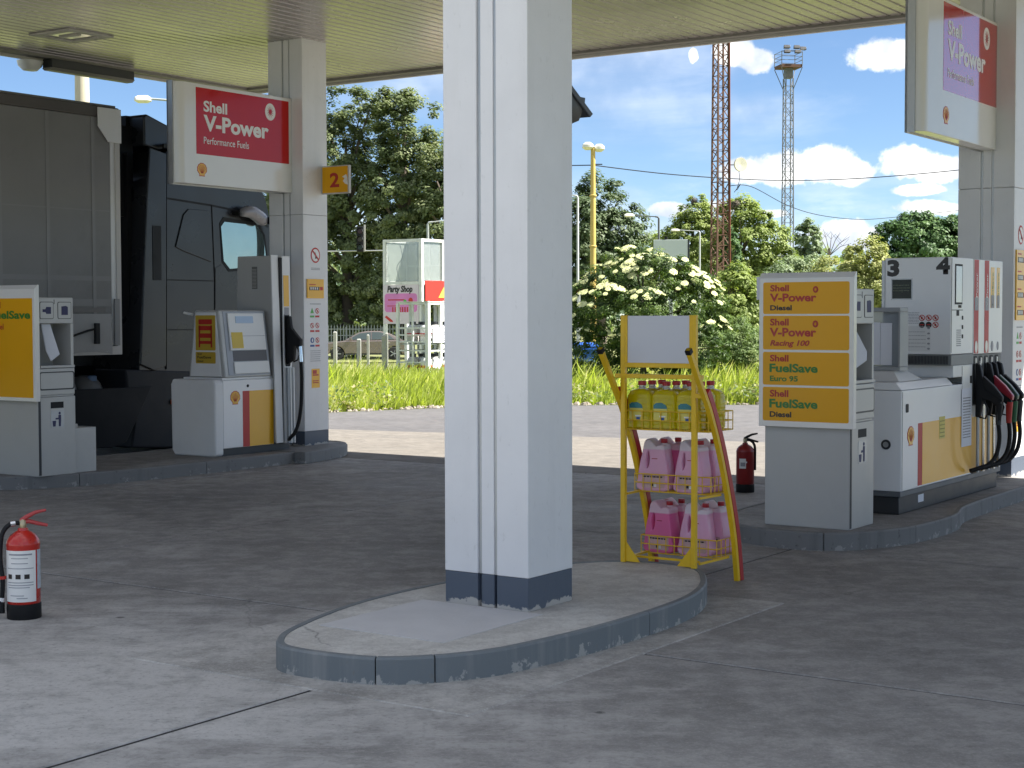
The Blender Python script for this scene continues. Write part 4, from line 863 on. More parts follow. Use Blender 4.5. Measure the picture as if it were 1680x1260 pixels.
# ------------------------------------------------------------------ bottle rack
RY = mat('rack_yellow', (.80, .50, .01), .42, var=.1, scale=14, dirt=.2, dirtc=(.3, .2, .06)); RR = mat('rack_red', (.42, .012, .014), .42, var=.1)
def rack():
    t = thing('display_rack', 'yellow and red metal bottle rack with blank white header board', 'rack', (7.9, 4.28, 0))
    pu = 7.715; vl, vr = 4.50, 4.055; w = .028
    for v in (vl, vr): part('post', MB().box(pu-w/2, pu+w/2, v-w/2, v+w/2, ZI, 1.5), RY, t, bev=.003)
    part('header_frame', MB().box(pu-.012, pu+.012, vr+w/2, vl-w/2, 1.21, 1.236).box(pu-.012, pu+.012, vr+w/2, vr+w/2+.014, 1.237, 1.5).box(pu-.012, pu+.012, vl-w/2-.014, vl-w/2, 1.237, 1.5), RY, t, bev=.002)
    part('header_board', MB().box(pu-.006, pu+.004, vr+w/2+.0145, vl-w/2-.0145, 1.2365, 1.497), mat('board_white', (.62, .63, .67), .45, var=.03), t)
    part('cross_bar', MB().box(pu-.015, pu+.015, vr-.05, vl+.05, 1.15, 1.174), RY, t, bev=.003)
    for v, s in ((vl, 1), (vr, -1)):
        part('gusset', MB().prism([(v-s*w/2, ZI+.005), (v-s*(w/2+.09), ZI+.005), (v-s*w/2, ZI+.12)], 'x', pu-.003, pu+.003), RY, t)
        lv = v+(.031 if s > 0 else -.07)
        C = catmull([(7.52, lv, 1.325), (7.66, lv, 1.13), (7.78, lv, .96), (7.92, lv, .68), (8.057, lv, .30), (8.115, lv, 0.0)], 6, False)
        def sweep(a, b, hw, i0, i1):
            mb = MB(); rings = []
            for i in range(i0, i1):
                p = C[i]; q = C[min(i+1, len(C)-1)]-C[max(i-1, 0)]; nn = Vector((-q.z, 0, q.x)).normalized(); nn = nn if nn.x > 0 else -nn
                if i == len(C)-1: nn = Vector((1, 0, 0))
                A, B = p+nn*a, p+nn*b
                rings.append([(A.x, lv-hw, A.z), (A.x, lv+hw, A.z), (B.x, lv+hw, B.z), (B.x, lv-hw, B.z)])
            return mb.ring(rings)
        part('curved_leg', sweep(-.028, 0, .014, 0, len(C)), RY, t, bev=.002); part('leg_cap', sweep(-.029, .001, .0155, 0, 2), BLACK, t)
        part('red_leg_trim', sweep(.0005, .042, .016, 8, len(C)), RR, t, bev=.002)
        part('side_strut', MB().bar((pu+w/2, lv-s*.045, .14), (8.05, lv-s*.03, .14), .012).bar((pu+w/2, lv-s*.045, .50), (7.95, lv-s*.03, .50), .012), RY, t)
        part('leg_link', MB().box(7.69, 7.74, min(v, lv)+.0145, max(v, lv)-.0145, 1.05, 1.075), RY, t)
    part('base_strut', MB().bar((7.8, vr+.01, .139), (7.8, vl-.01, .139), .012), RY, t)
    for u0, u1, v0, v1, z0, z1 in ((7.765, 8.06, 3.995, 4.53, .861, .965), (7.893, 8.13, 4.045, 4.53, .50, .598), (7.966, 8.236, 4.045, 4.53, .138, .237)):
        mb = MB(); r = .003
        for z in (z0, (z0+z1)/2, z1): mb.tube([(u0, v0, z), (u1, v0, z), (u1, v1, z), (u0, v1, z)], r*1.2, 6, True)
        n = 9
        for i in range(n+1):
            v = v0+(v1-v0)*i/n
            for u in (u0, u1): mb.tube([(u, v, z0), (u, v, z1)], r, 5)
            mb.tube([(u0, v, z0), (u1, v, z0)], r, 5)
        for i in range(1, 5):
            u = u0+(u1-u0)*i/5
            for v in (v0, v1): mb.tube([(u, v, z0), (u, v, z1)], r, 5)
            mb.tube([(u, v0, z0), (u, v1, z0)], r, 5)
        part('wire_basket', mb, RY, t)
    return t
rack()
def jugmat(name, c, empty, level):
    m = bpy.data.materials.new(name); m.use_nodes = True; nt = m.node_tree; b = nt.nodes['Principled BSDF']; N = nt.nodes.new; L = nt.links.new
    tc = N('ShaderNodeTexCoord'); s = N('ShaderNodeSeparateXYZ'); L(tc.outputs['Object'], s.inputs[0])
    mr = N('ShaderNodeMapRange'); L(s.outputs[2], mr.inputs[0]); mr.inputs[1].default_value = level-.004; mr.inputs[2].default_value = level+.004
    mx = N('ShaderNodeMix'); mx.data_type = 'RGBA'; L(mr.outputs[0], mx.inputs['Factor']); mx.inputs['A'].default_value = (*c, 1); mx.inputs['B'].default_value = (*empty, 1)
    L(mx.outputs['Result'], b.inputs['Base Color']); b.inputs['Roughness'].default_value = .3; b.inputs['Subsurface Weight'].default_value = .25; b.inputs['Subsurface Radius'].default_value = (.05, .03, .03)
    tr = N('ShaderNodeBsdfTranslucent'); L(mx.outputs['Result'], tr.inputs[0]); sh = N('ShaderNodeMixShader'); sh.inputs[0].default_value = .35; L(b.outputs[0], sh.inputs[1]); L(tr.outputs[0], sh.inputs[2])
    L(sh.outputs[0], nt.nodes['Material Output'].inputs[0]); return m
PINK = jugmat('pink_fluid', (.96, .56, .75), (.93, .84, .88), .235); PINKD = jugmat('deep_pink_fluid', (.93, .22, .48), (.92, .7, .78), .225)
CAPR = mat('cap_red', (.42, .012, .02), .4, var=.05)
LABM = mat('jug_label', (.62, .40, .40), .5, var=.1)
def curve_mesh(splines, ext, bev, res=2):
    c = bpy.data.curves.new('c', 'CURVE'); c.dimensions = '2D'; c.fill_mode = 'BOTH'; c.extrude = ext; c.bevel_depth = bev; c.bevel_resolution = res
    for P in splines:
        s = c.splines.new('POLY'); s.points.add(len(P)-1); s.use_cyclic_u = True
        for p, q in zip(s.points, P): p.co = (q[0], q[1], 0, 1)
    o = bpy.data.objects.new('c', c); me = bpy.data.meshes.new_from_object(o); bpy.data.objects.remove(o); bpy.data.curves.remove(c)
    me.materials.clear(); return me
def jug(label, group, u, v, z, liquid, rot=0, cut=False):
    t = thing('fluid_jug', label, 'jug', (u, v, z), group); t.rotation_euler = (0, 0, ANG+R(rot)); ORG[t] = (0, 0, 0)
    b = .009
    out = catmull([(.005+b, b), (.0+b, .07), (.012+b, .15), (.03+b, .22), (.04+b, .268), (.055+b, .285), (.08, .276), (.112, .245), (.128+b*.3, .25), (.162-b*.3, .25), (.172-b, .21), (.186-b, .13), (.192-b, .06), (.188-b, b)], 5)
    hole = [(.048, .115), (.068, .12), (.08, .15), (.083, .19), (.078, .222), (.066, .236), (.054, .225), (.044, .17)]
    me = curve_mesh([[(p.x-.095, p.y) for p in out], [(x-.095, y) for x, y in hole]], .041, b, 3)
    # curve lies in x,y: stand it up so that it reads towards -u (x to the right = -v)
    me.transform(Matrix(((0, 0, -1, 0), (-1, 0, 0, 0), (0, 1, 0, 0), (0, 0, 0, 1))))
    me.polygons.foreach_set('use_smooth', [True]*len(me.polygons)); me.set_sharp_from_angle(angle=R(50))
    o = link('body', me, t); me.materials.append(liquid)
    part('neck', MB().lathe([(.017, .245), (.017, .27), (.015, .272)], (0, -.05, 0), 16), liquid, t, smooth=50)
    part('cap', MB().lathe([(.0185, .2705), (.0195, .272), (.0195, .291), (.018, .294), (.002, .295)], (0, -.05, 0), 18), CAPR, t, smooth=40)
    lb = plate([rrect(-.065, .075, .015, .095, .008)], (-.05, 0, 0), FU, 1, LABM, t, 'label')
    plate([rect(-.055+.02*i, -.055+.02*i+.015, .075, .083) for i in range(6)]+[rect(-.01, .005, .025, .04)], (-.05, 0, 0), FU, 2, LETK, lb, 'label_print')
    plate([rect(.008, .024, .022, .044)], (-.05, 0, 0), FU, 2, LETW, lb, 'label_mark')
    plate([rect(-.005, .03, .18, .184)], (-.05, 0, 0), FU, 1, LETR, t, 'level_print')
    return t
JG = 'pink fluid jugs on the rack'
zm, zl = .504, .142
jug('front left pink jug on the middle shelf of the yellow rack', JG, 7.955, 4.425, zm, PINK, 4)
jug('front right pink jug on the middle shelf, partly behind the rack post', JG, 7.955, 4.19, zm, PINK, -5)
jug('rear left pink jug on the middle shelf, behind the front left one', JG, 8.072, 4.40, zm, PINKD, 7)
jug('rear right pink jug on the middle shelf, against the curved leg', JG, 8.072, 4.17, zm, PINK, -3)
jug('deep pink jug at the front left of the bottom shelf of the rack', JG, 8.03, 4.425, zl, PINKD, -6)
jug('pale pink jug at the front right of the bottom shelf, behind the rack post', JG, 8.03, 4.20, zl, PINK, 5)
jug('rear left pink jug on the bottom shelf with a raised pale handle', JG, 8.15, 4.42, zl, PINKD, 8)
jug('rear right pink jug on the bottom shelf beside the curved leg', JG, 8.16, 4.165, zl, PINK, -4)
def yellowmat():
    m = bpy.data.materials.new('yellow_fluid'); m.use_nodes = True; nt = m.node_tree; b = nt.nodes['Principled BSDF']; N = nt.nodes.new; L = nt.links.new
    b.inputs['Base Color'].default_value = (.86, .74, .01, 1); b.inputs['Roughness'].default_value = .12; b.inputs['Coat Weight'].default_value = .5
    tc = N('ShaderNodeTexCoord'); n = N('ShaderNodeTexNoise'); n.inputs['Scale'].default_value = 22; n.inputs['Detail'].default_value = 3; L(tc.outputs['Object'], n.inputs['Vector'])
    w = N('ShaderNodeTexWave'); w.inputs['Scale'].default_value = 14; w.inputs['Distortion'].default_value = 3; w.bands_direction = 'Z'; L(tc.outputs['Object'], w.inputs['Vector'])
    ad = N('ShaderNodeMath'); ad.operation = 'ADD'; L(n.outputs['Fac'], ad.inputs[0]); L(w.outputs['Fac'], ad.inputs[1])
    bp = N('ShaderNodeBump'); bp.inputs['Strength'].default_value = .35; bp.inputs['Distance'].default_value = .006; L(ad.outputs[0], bp.inputs['Height']); L(bp.outputs[0], b.inputs['Normal'])
    tr = N('ShaderNodeBsdfTranslucent'); tr.inputs[0].default_value = (.95, .84, .03, 1); sh = N('ShaderNodeMixShader'); sh.inputs[0].default_value = .5; L(b.outputs[0], sh.inputs[1]); L(tr.outputs[0], sh.inputs[2])
    L(sh.outputs[0], nt.nodes['Material Output'].inputs[0]); return m
YFL = yellowmat(); CLEAR = mat('clear_plastic', (.75, .75, .68), .15, var=.05, trans=.5, coat=.4)
TEAL = mat('label_teal', (.03, .2, .22), .4, var=.3, scale=60); LABY = mat('label_yellow', (.68, .6, .12), .4)
def ybottle(label, u, v, z):
    t = thing('washer_bottle', label, 'bottle', (u, v, z), 'yellow washer fluid bottles on the top shelf'); ORG[t] = (0, 0, 0)
    secs = [(0, .036, .066, .015), (.006, .044, .0755, .018), (.06, .0455, .077, .018), (.066, .044, .0755, .018), (.072, .0455, .077, .018), (.13, .0455, .077, .018), (.185, .045, .076, .02), (.21, .037, .060, .02), (.222, .022, .028, .018)]
    part('body', MB().loft(secs), YFL, t, smooth=35)
    part('neck', MB().lathe([(.022, .2225), (.019, .235), (.019, .242)], (0, 0, 0), 16), CLEAR, t, smooth=40)
    part('cap', MB().lathe([(.022, .2425), (.0235, .244), (.0235, .263), (.02, .266), (.002, .2665)], (0, 0, 0), 18), CAPR, t, smooth=40)
    lb = plate([rrect(-.055, .03, .045, .125, .008)], (-.046, 0, 0), FU, 1, LABY, t, 'label')
    plate([[(-.055, .115), (.03, .115), (.022, .135), (-.005, .148), (-.04, .146), (-.055, .135)]], (-.046, 0, 0), FU, 2, TEAL, lb, 'label_picture')
    plate([rect(-.01, .012, .05, .066)], (-.046, 0, 0), FU, 2, STB, lb, 'label_mark'); plate([rect(-.018, .02, .068, .076)], (-.046, 0, 0), FU, 2, LETW, lb, 'label_print')
    return t
rowname = ['front', 'middle', 'rear']; colname = ['left', 'centre', 'right']
for i in range(3):
    for j in range(3):
        ybottle(f'yellow washer bottle on the top shelf of the rack, {rowname[i]} row, {colname[j]}', 7.818+i*.093, 4.44-j*.155-i*.012, .865)

# ------------------------------------------------------------------ truck
TPAINT = mat('truck_paint', (.016, .0175, .0205), .3, var=.12, coat=.1, spec=.35, scale=3, dirt=.25, dirtc=(.04, .04, .042)); TDK = mat('truck_dark', (.010, .011, .012), .55, var=.2, spec=.25); CURT = mat('trailer_curtain', (.225, .222, .217), .6, var=.2, scale=1.1, bump=.35, bscale=2.5, dirt=.75, dirtc=(.10, .097, .094), spec=.3)
STRAP = mat('curtain_strap', (.235, .233, .228), .55, var=.15, scale=3); RAIL = mat('trailer_rail', (.10, .09, .085), .6, var=.3, scale=3, dirt=.5); TYRE = mat('tyre', (.02, .02, .02), .8, bump=.3)
VT = 13.2
def wheel(parent, u, v, r=.5, w=.3, rim=STEEL):
    wq = part('wheel', MB().lathe([(r*.6, 0), (r*.9, 0), (r, .05), (r, w-.05), (r*.9, w), (r*.6, w)], (u, v, r), 28, 'y'), TYRE, parent, smooth=40)
    part('rim', MB().lathe([(r*.02, .08), (r*.25, .03), (r*.3, .08), (r*.5, .1), (r*.58, .02), (r*.61, .02), (r*.61, w-.02), (r*.02, w-.02)], (u, v, r), 24, 'y'), rim, wq, smooth=35)
def trailer():
    t = thing('truck_trailer', 'grey curtain-sided trailer in the shade behind the left island', 'trailer', (5, 14.4, 0))
    uf = onV(196.5, 400, VT)[0]; u0 = uf-13.4; z0, z1 = 1.09, 3.62; W = VT+2.5
    part('curtain', MB().box(u0+.12, uf-.12, VT, W, z0+.1, z1), CURT, t, bev=.01)
    part('top_rail', MB().box(u0, uf-.0, VT-.012, W+.012, z1+.001, z1+.115), RAIL, t, bev=.01)
    part('roof_sheet', MB().box(u0+.02, uf-.02, VT+.02, W-.02, z1+.116, z1+.14), CURT, t)
    part('front_wall', MB().box(uf-.115, uf, VT+.01, W-.01, z0+.1, z1), OFFW, t, bev=.008)
    part('corner_post', MB().box(uf-.05, uf+.012, VT-.006, VT+.04, z0, z1), LIP, t, bev=.004)
    part('corner_cap', MB().prism([(uf-.3, z1+.1), (uf+.015, z1+.1), (uf+.015, z1-.26), (uf-.16, z1-.26), (uf-.3, z1-.1)], 'y', VT-.03, VT-.013), OFFW, t, bev=.004)
    part('chassis_beam', MB().box(u0, uf-.2, VT+.6, VT+.8, .75, z0+.09).box(u0, uf-.2, W-.8, W-.6, .75, z0+.09), TDK, t)
    part('side_rail', MB().box(u0, uf, VT-.008, VT+.03, z0, z0+.095), LIP, t, bev=.004)
    u = uf-.36
    k = 0
    while u > u0+.3:
        part('strap', MB().box(u-.022, u+.022, VT-.006, VT-.0005, z0+.1, z1-.005), STRAP, t)
        part('buckle', MB().box(u-.03, u+.03, VT-.05, VT-.0065, z0+.12, z0+.34), TDK, t, bev=.006); part('strap_tail', MB().tube([(u, VT-.035, z0+.28), (u-.12, VT-.035, z0+.26), (u-.35, VT-.033, z0+.2)], .012, 5), TDK, t)
        u -= .60; k += 1
        if u < 8: u -= .6
    for z, h in ((z0+.52, .075), (1.88, .05), (2.62, .012)): part('seam_band', MB().box(u0+.2, uf-.13, VT-.004, VT-.0007, z, z+h), STRAP, t)
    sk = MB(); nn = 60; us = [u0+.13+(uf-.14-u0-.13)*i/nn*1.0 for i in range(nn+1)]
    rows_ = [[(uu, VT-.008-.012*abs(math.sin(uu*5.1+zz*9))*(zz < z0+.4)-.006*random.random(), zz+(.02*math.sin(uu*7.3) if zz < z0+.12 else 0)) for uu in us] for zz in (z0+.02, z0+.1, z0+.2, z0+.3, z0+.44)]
    sk.ring(rows_, close=False, caps=False); part('lit_curtain_skirt', sk, mat('lit_curtain_hem', (.33, .325, .315), .6, var=.25, scale=2.5, bump=.6, bscale=9, dirt=.8, dirtc=(.14, .135, .125)), t, smooth=60)  # crumpled hem coloured paler, standing in for light from the gap below
    part('reflective_tape', MB().box(uf-.75, uf-.22, VT-.012, VT-.0078, z0+.455, z0+.505), mat('tape', (.16, .15, .14), .5), t)
    part('marker_lamp', MB().box(uf-.22, uf-.16, VT-.02, VT-.0085, z0+.03, z0+.055), LETW, t, bev=.003)
    part('bracket', MB().box(uf-.1, uf-.03, VT-.022, VT-.0085, z0+.1, z0+.6), STRAP, t)
    for k in range(3):
        for v in (VT+.05, W-.4): wheel(t, u0+2.6+k*1.35, v)
    part('landing_leg', MB().box(uf-3.2, uf-3.05, VT+.4, VT+.55, .0, .9).box(uf-3.2, uf-3.05, W-.55, W-.4, .0, .9), TDK, t)
    return uf
uf = trailer()
def cab():
    t = thing('truck_cab', 'dark blue-grey truck cab parked behind the left pump', 'truck', (13.2, 14.4, 0))
    W = VT+2.48; px = lambda x, y: (lambda p: (p[0], p[2]))(onV(x, y, VT))
    body = [px(*p) for p in ((240, 322), (243, 300), (272, 250), (300, 240), (425, 300), (436, 330), (445, 372), (452, 440), (452, 700))]+[(px(452, 700)[0], .42), (px(228, 700)[0], .42)]+[px(229, 600)]
    part('cab_body', MB().prism(body, 'y', VT, W), TPAINT, t, bev=.04, seg=3)
    part('roof_deflector', MB().prism([px(242, 190), px(247, 186), px(300, 215), px(400, 268), px(424, 296), px(300, 238), px(268, 246), px(243, 238)], 'y', VT+.06, W-.06), TPAINT, t, bev=.02, seg=3)
    part('deflector_brace', MB().box(px(243, 200)[0]-.05, px(243, 200)[0]+.02, VT+.3, W-.3, 3.35, 3.72).box(px(236, 220)[0]-.12, px(243, 200)[0], VT+.25, VT+.3, 2.6, 3.6), TDK, t)
    fp = [px(*p) for p in ((243, 242), (270, 252), (270, 600), (250, 608), (228, 598), (238, 330))]
    part('side_fairing', MB().prism(fp, 'y', VT-.03, VT-.002), TPAINT, t, bev=.01, seg=3)
    part('rear_wall', MB().box(px(243, 300)[0]-.12, px(243, 300)[0]-.06, VT+.2, W-.2, .95, 3.3), TDK, t)
    def seam(P, w=.016, name='panel_seam'):
        mb = MB(); 
        for a, b in zip(P[:-1], P[1:]): A, B = px(*a), px(*b); mb.bar((A[0], VT-.001, A[1]), (B[0], VT-.001, B[1]), .004, w)
        part(name, mb, BLACK, t)
    seam([(272, 250), (272, 606)], .03); seam([(272, 325), (347, 337), (395, 347), (440, 372)], .022); seam([(347, 337), (352, 460), (352, 640)], .016); seam([(273, 459), (350, 461)], .012); seam([(273, 541), (350, 541)], .012)
    part('roof_gutter', MB().prism([px(266, 236), px(300, 233), px(425, 298), px(425, 303), px(300, 239), px(266, 243)], 'y', VT-.03, VT-.002), TDK, t)
    bw = [px(*p) for p in ((287, 405), (300, 352), (308, 343), (338, 345), (345, 352), (346, 430), (300, 412))]
    part('bunk_panel', MB().prism(bw, 'y', VT-.014, VT-.002), TPAINT, t, bev=.008, seg=3)
    win = [px(*p) for p in ((360, 366), (366, 356), (424, 366), (434, 386), (441, 440), (375, 446), (364, 430))]
    w = part('door_window', MB().prism(win, 'y', VT-.006, VT+.002), TDK, t)
    win2 = [px(*p) for p in ((361.5, 372), (367, 364), (421, 370), (431, 388), (437, 436), (376, 441), (366, 428))]
    part('pane', MB().prism(win2, 'y', VT-.012, VT-.007), mat('tinted_glass', (.25, .34, .34), .03, metal=.75), w)
    part('quarter_panel', MB().prism([px(*p) for p in ((353, 440), (363, 434), (375, 448), (360, 505), (353, 505))], 'y', VT-.006, VT-.002), TPAINT, t)
    part('mirror_cap', MB().tube(catmull([(*(lambda p: (p[0], VT-.1, p[1]))(px(x, y)),) for x, y in ((384, 350), (400, 348), (416, 358), (424, 366))], 4, False), [.03, .05, .06, .07, .075, .08, .08, .08, .08, .08, .07, .06, .05], 10), mat('mirror_grey', (.2, .2, .22), .25, coat=.4), t, smooth=60)
    part('mirror_arm', MB().tube(catmull([(*(lambda p: (p[0], VT-.16, p[1]))(px(x, y)),) for x, y in ((424, 363), (436, 364), (441, 385), (441, 430), (439, 442))], 4, False), .045, 10), TDK, t, smooth=60)
    part('mirror_arm', MB().tube([(px(384, 350)[0], VT+.02, px(384, 350)[1]), (px(384, 350)[0], VT-.1, px(384, 350)[1])], .03, 8), TDK, t)
    # lower side: step skirt, tanks, mud area
    part('lower_skirt', MB().prism([px(*p) for p in ((205, 606), (450, 612), (450, 735), (215, 735), (222, 680), (208, 640))], 'y', VT-.01, VT+.5), mat('skirt_paint', (.014, .016, .02), .55, var=.2, spec=.2, dirt=.3, dirtc=(.035, .034, .033)), t, bev=.02, seg=3)
    part('fairing_panel', MB().prism([px(*p) for p in ((60, 642), (247, 634), (205, 726), (180, 735), (60, 735))], 'y', VT-.025, VT+.02), mat('skirt_plastic', (.010, .011, .013), .6, var=.25, spec=.2, dirt=.3, dirtc=(.03, .03, .03)), t, bev=.01)
    for a, b in ((100, 147), (150, 190)):
        A, B = px(a, 636), px(b, 636); part('air_tank', MB().lathe([(.02, 0), (.14, .03), (.19, .1), (.19, B[0]-A[0]-.1), (.14, B[0]-A[0]-.03), (.02, B[0]-A[0])], (A[0], VT+.3, A[1]-.07), 16, 'x'), mat('tank_grey', (.12, .12, .115), .5, var=.2), t, smooth=50)
    part('tank_cap', MB().lathe([(.05, 0), (.05, .05), (.03, .06)], (px(172, 630)[0], VT+.2, px(172, 618)[1]-.05), 12), mat('cap_blue', (.1, .16, .25), .4), t)
    part('chassis_frame', MB().box(8.6, 14.0, VT+.8, VT+1.0, .6, .95).box(8.6, 14.0, W-1.0, W-.8, .6, .95), TDK, t)
    part('mudguard', MB().prism([(uf-1.9, .7), (uf-1.7, 1.05), (uf-.9, 1.05), (uf-.7, .7), (uf-.75, .7), (uf-.95, 1.0), (uf-1.65, 1.0), (uf-1.85, .7)], 'y', VT+.05, VT+.6), TDK, t)
    for v in (VT+.02, W-.35): wheel(t, uf-1.3, v, .5, .32); wheel(t, 13.75, v+.01, .5, .3)
    part('door_handle', MB().box(px(357, 520)[0], px(357, 520)[0]+.2, VT-.03, VT-.002, px(357, 520)[1], px(357, 520)[1]+.05), TDK, t, bev=.01)
    for yy in (655, 690): part('step', MB().box(px(300, yy)[0], px(300, yy)[0]+.55, VT-.03, VT-.011, px(300, yy)[1], px(300, yy)[1]+.06), TDK, t, bev=.01)
    part('air_line', MB().tube(catmull([(uf-.02, VT+1.0, 1.7), (uf+.1, VT+.95, 1.3), (uf+.2, VT+.95, 1.25), (uf+.3, VT+1.0, 1.6)], 5, False), .02, 6), mat('air_line_red', (.3, .03, .02), .5), t)
    part('intake_grille', MB().box(px(246, 500)[0]+.02, px(262, 500)[0], VT-.036, VT-.031, 1.9, 2.5), TDK, t)
    part('side_marker', MB().box(px(281, 660)[0]-.02, px(281, 660)[0]+.05, VT-.04, VT-.011, px(281, 660)[1]-.02, px(281, 660)[1]+.03), mat('marker_orange', (.6, .12, .04), .3), t)
cab()

# ------------------------------------------------------------------ things beyond the forecourt
def G(x, D): p = atD(x, 600, D); return (p.x, p.y, tz(p.y))        # ground point below a photo column, D metres ahead
def Z(y, D): return atD(840, y, D).z                                # height of a photo row at that distance
CAGE = mat('cage_white', (.66, .67, .66), .5, var=.15, scale=8, dirt=.35); GCYL = mat('gas_cylinder', (.5, .5, .48), .5, var=.15)
ORD = ['nearest', 'second', 'third', 'fourth', 'fifth', 'sixth', 'farthest']
def gas_cage():
    D = 36.3; p = G(702, D); c0_ = (p[0]*DU.x+p[1]*DU.y, p[0]*DV.x+p[1]*DV.y); u0, v0 = c0_; z0 = p[2]; u1, v1 = u0+2.4, v0+.86; zt = Z(497, D)
    t = thing('gas_bottle_cage', 'white mesh cage of gas bottles with red flame warning board', 'cage', (u0+1, v0+.4, z0))
    nu, nv = 5, 2; w = .065
    for i in range(nu+1):
        for v in (v0, v1): u = u0+(u1-u0)*i/nu; ww = .09 if i == 0 and v == v0 else w; part('post', MB().box(u-ww/2, u+ww/2, v-ww/2, v+ww/2, z0, zt), CAGE, t)
    for u in (u0, u1): part('post', MB().box(u-.02, u+.02, (v0+v1)/2-.02, (v0+v1)/2+.02, z0+.2, zt), CAGE, t)
    hs = [z0+.12, z0+.28, z0+.55, z0+.82, z0+1.02, z0+1.18, z0+1.34, zt-.03]
    for z in hs:
        for v in (v0, v1): part('rail', MB().box(u0+.046, u1, v-.016, v+.016, z, z+(.05 if z > zt-.1 else .03)), CAGE, t)
        for u in (u0, u1): part('rail', MB().box(u-.016, u+.016, v0+.046, v1-.026, z, z+(.05 if z > zt-.1 else .03)), CAGE, t)
    for z in (z0+.26, z0+1.0): part('shelf', MB().box(u0+.05, u1-.05, v0+.04, v1-.04, z-.03, z), STEEL, t)
    part('roof_sheet', MB().box(u0-.03, u1+.03, v0-.03, v1+.03, zt+.021, zt+.04), CAGE, t)
    part('notice_board', MB().box(u0+.14, u0+1.15, v0-.05, v0-.03, z0+1.02, z0+1.32), PAPER, t); lines((u0+.2, v0-.05, z0+1.05), FV, .9, .24, 5, STK, t, 2, .3)
    part('tag', MB().prism([(u0+.1, z0+.46), (u0+.4, z0+.42), (u0+.45, z0+.62), (u0+.2, z0+.68)], 'y', v0-.06, v0-.045), PAPER, t)
    za = Z(493, D); zb = Z(460, D)
    rb_ = part('warning_board', MB().box(u0-.12, u0+2.3, v0-.04, v0-.015, za, zb), mat('warning_red', (.62, .03, .02), .4), t)
    P = (u0+.36, v0-.04, za); tri = plate([[(0, .07), (.62, .07), (.31, .44)]], P, FV, 3, mat('warning_yellow', (.75, .6, .08), .4), rb_, 'flame_triangle', th=.003)
    plate([[(.24, .11), (.38, .11), (.41, .2), (.36, .28), (.32, .36), (.3, .27), (.26, .24), (.22, .18)]], P, FV, 5, LETR, tri, 'flame_symbol', th=.003)
    for lvl, z in enumerate((z0+.26, z0+1.0)):
        for i in range(7):
            for j in range(2):
                u, v = u0+.25+i*.32, v0+.24+j*.38
                b = thing('gas_bottle', f'{"white" if (i+j) % 2 == 0 else "grey"} gas bottle, {"lower" if lvl == 0 else "upper"} cage shelf, {"front" if j == 0 else "back"} row, {ORD[i]} from cage corner', 'gas bottle', (u, v, z), 'gas bottles in the cage')
                part('cylinder', MB().lathe([(.1, 0), (.13, .02), (.14, .06), (.14, .34), (.11, .41), (.04, .44), (.035, .46)], (u, v, z), 16), GCYL if (i+j) % 2 else CAGE, b, smooth=50)
                part('red_band', MB().lathe([(.1405, .17), (.1415, .175), (.1415, .23), (.1405, .235)], (u, v, z), 16), STR_, b)
                part('collar', MB().lathe([(.07, .42), (.075, .43), (.075, .5), (.07, .5)], (u, v, z), 10), DARKP, b)
gas_cage()
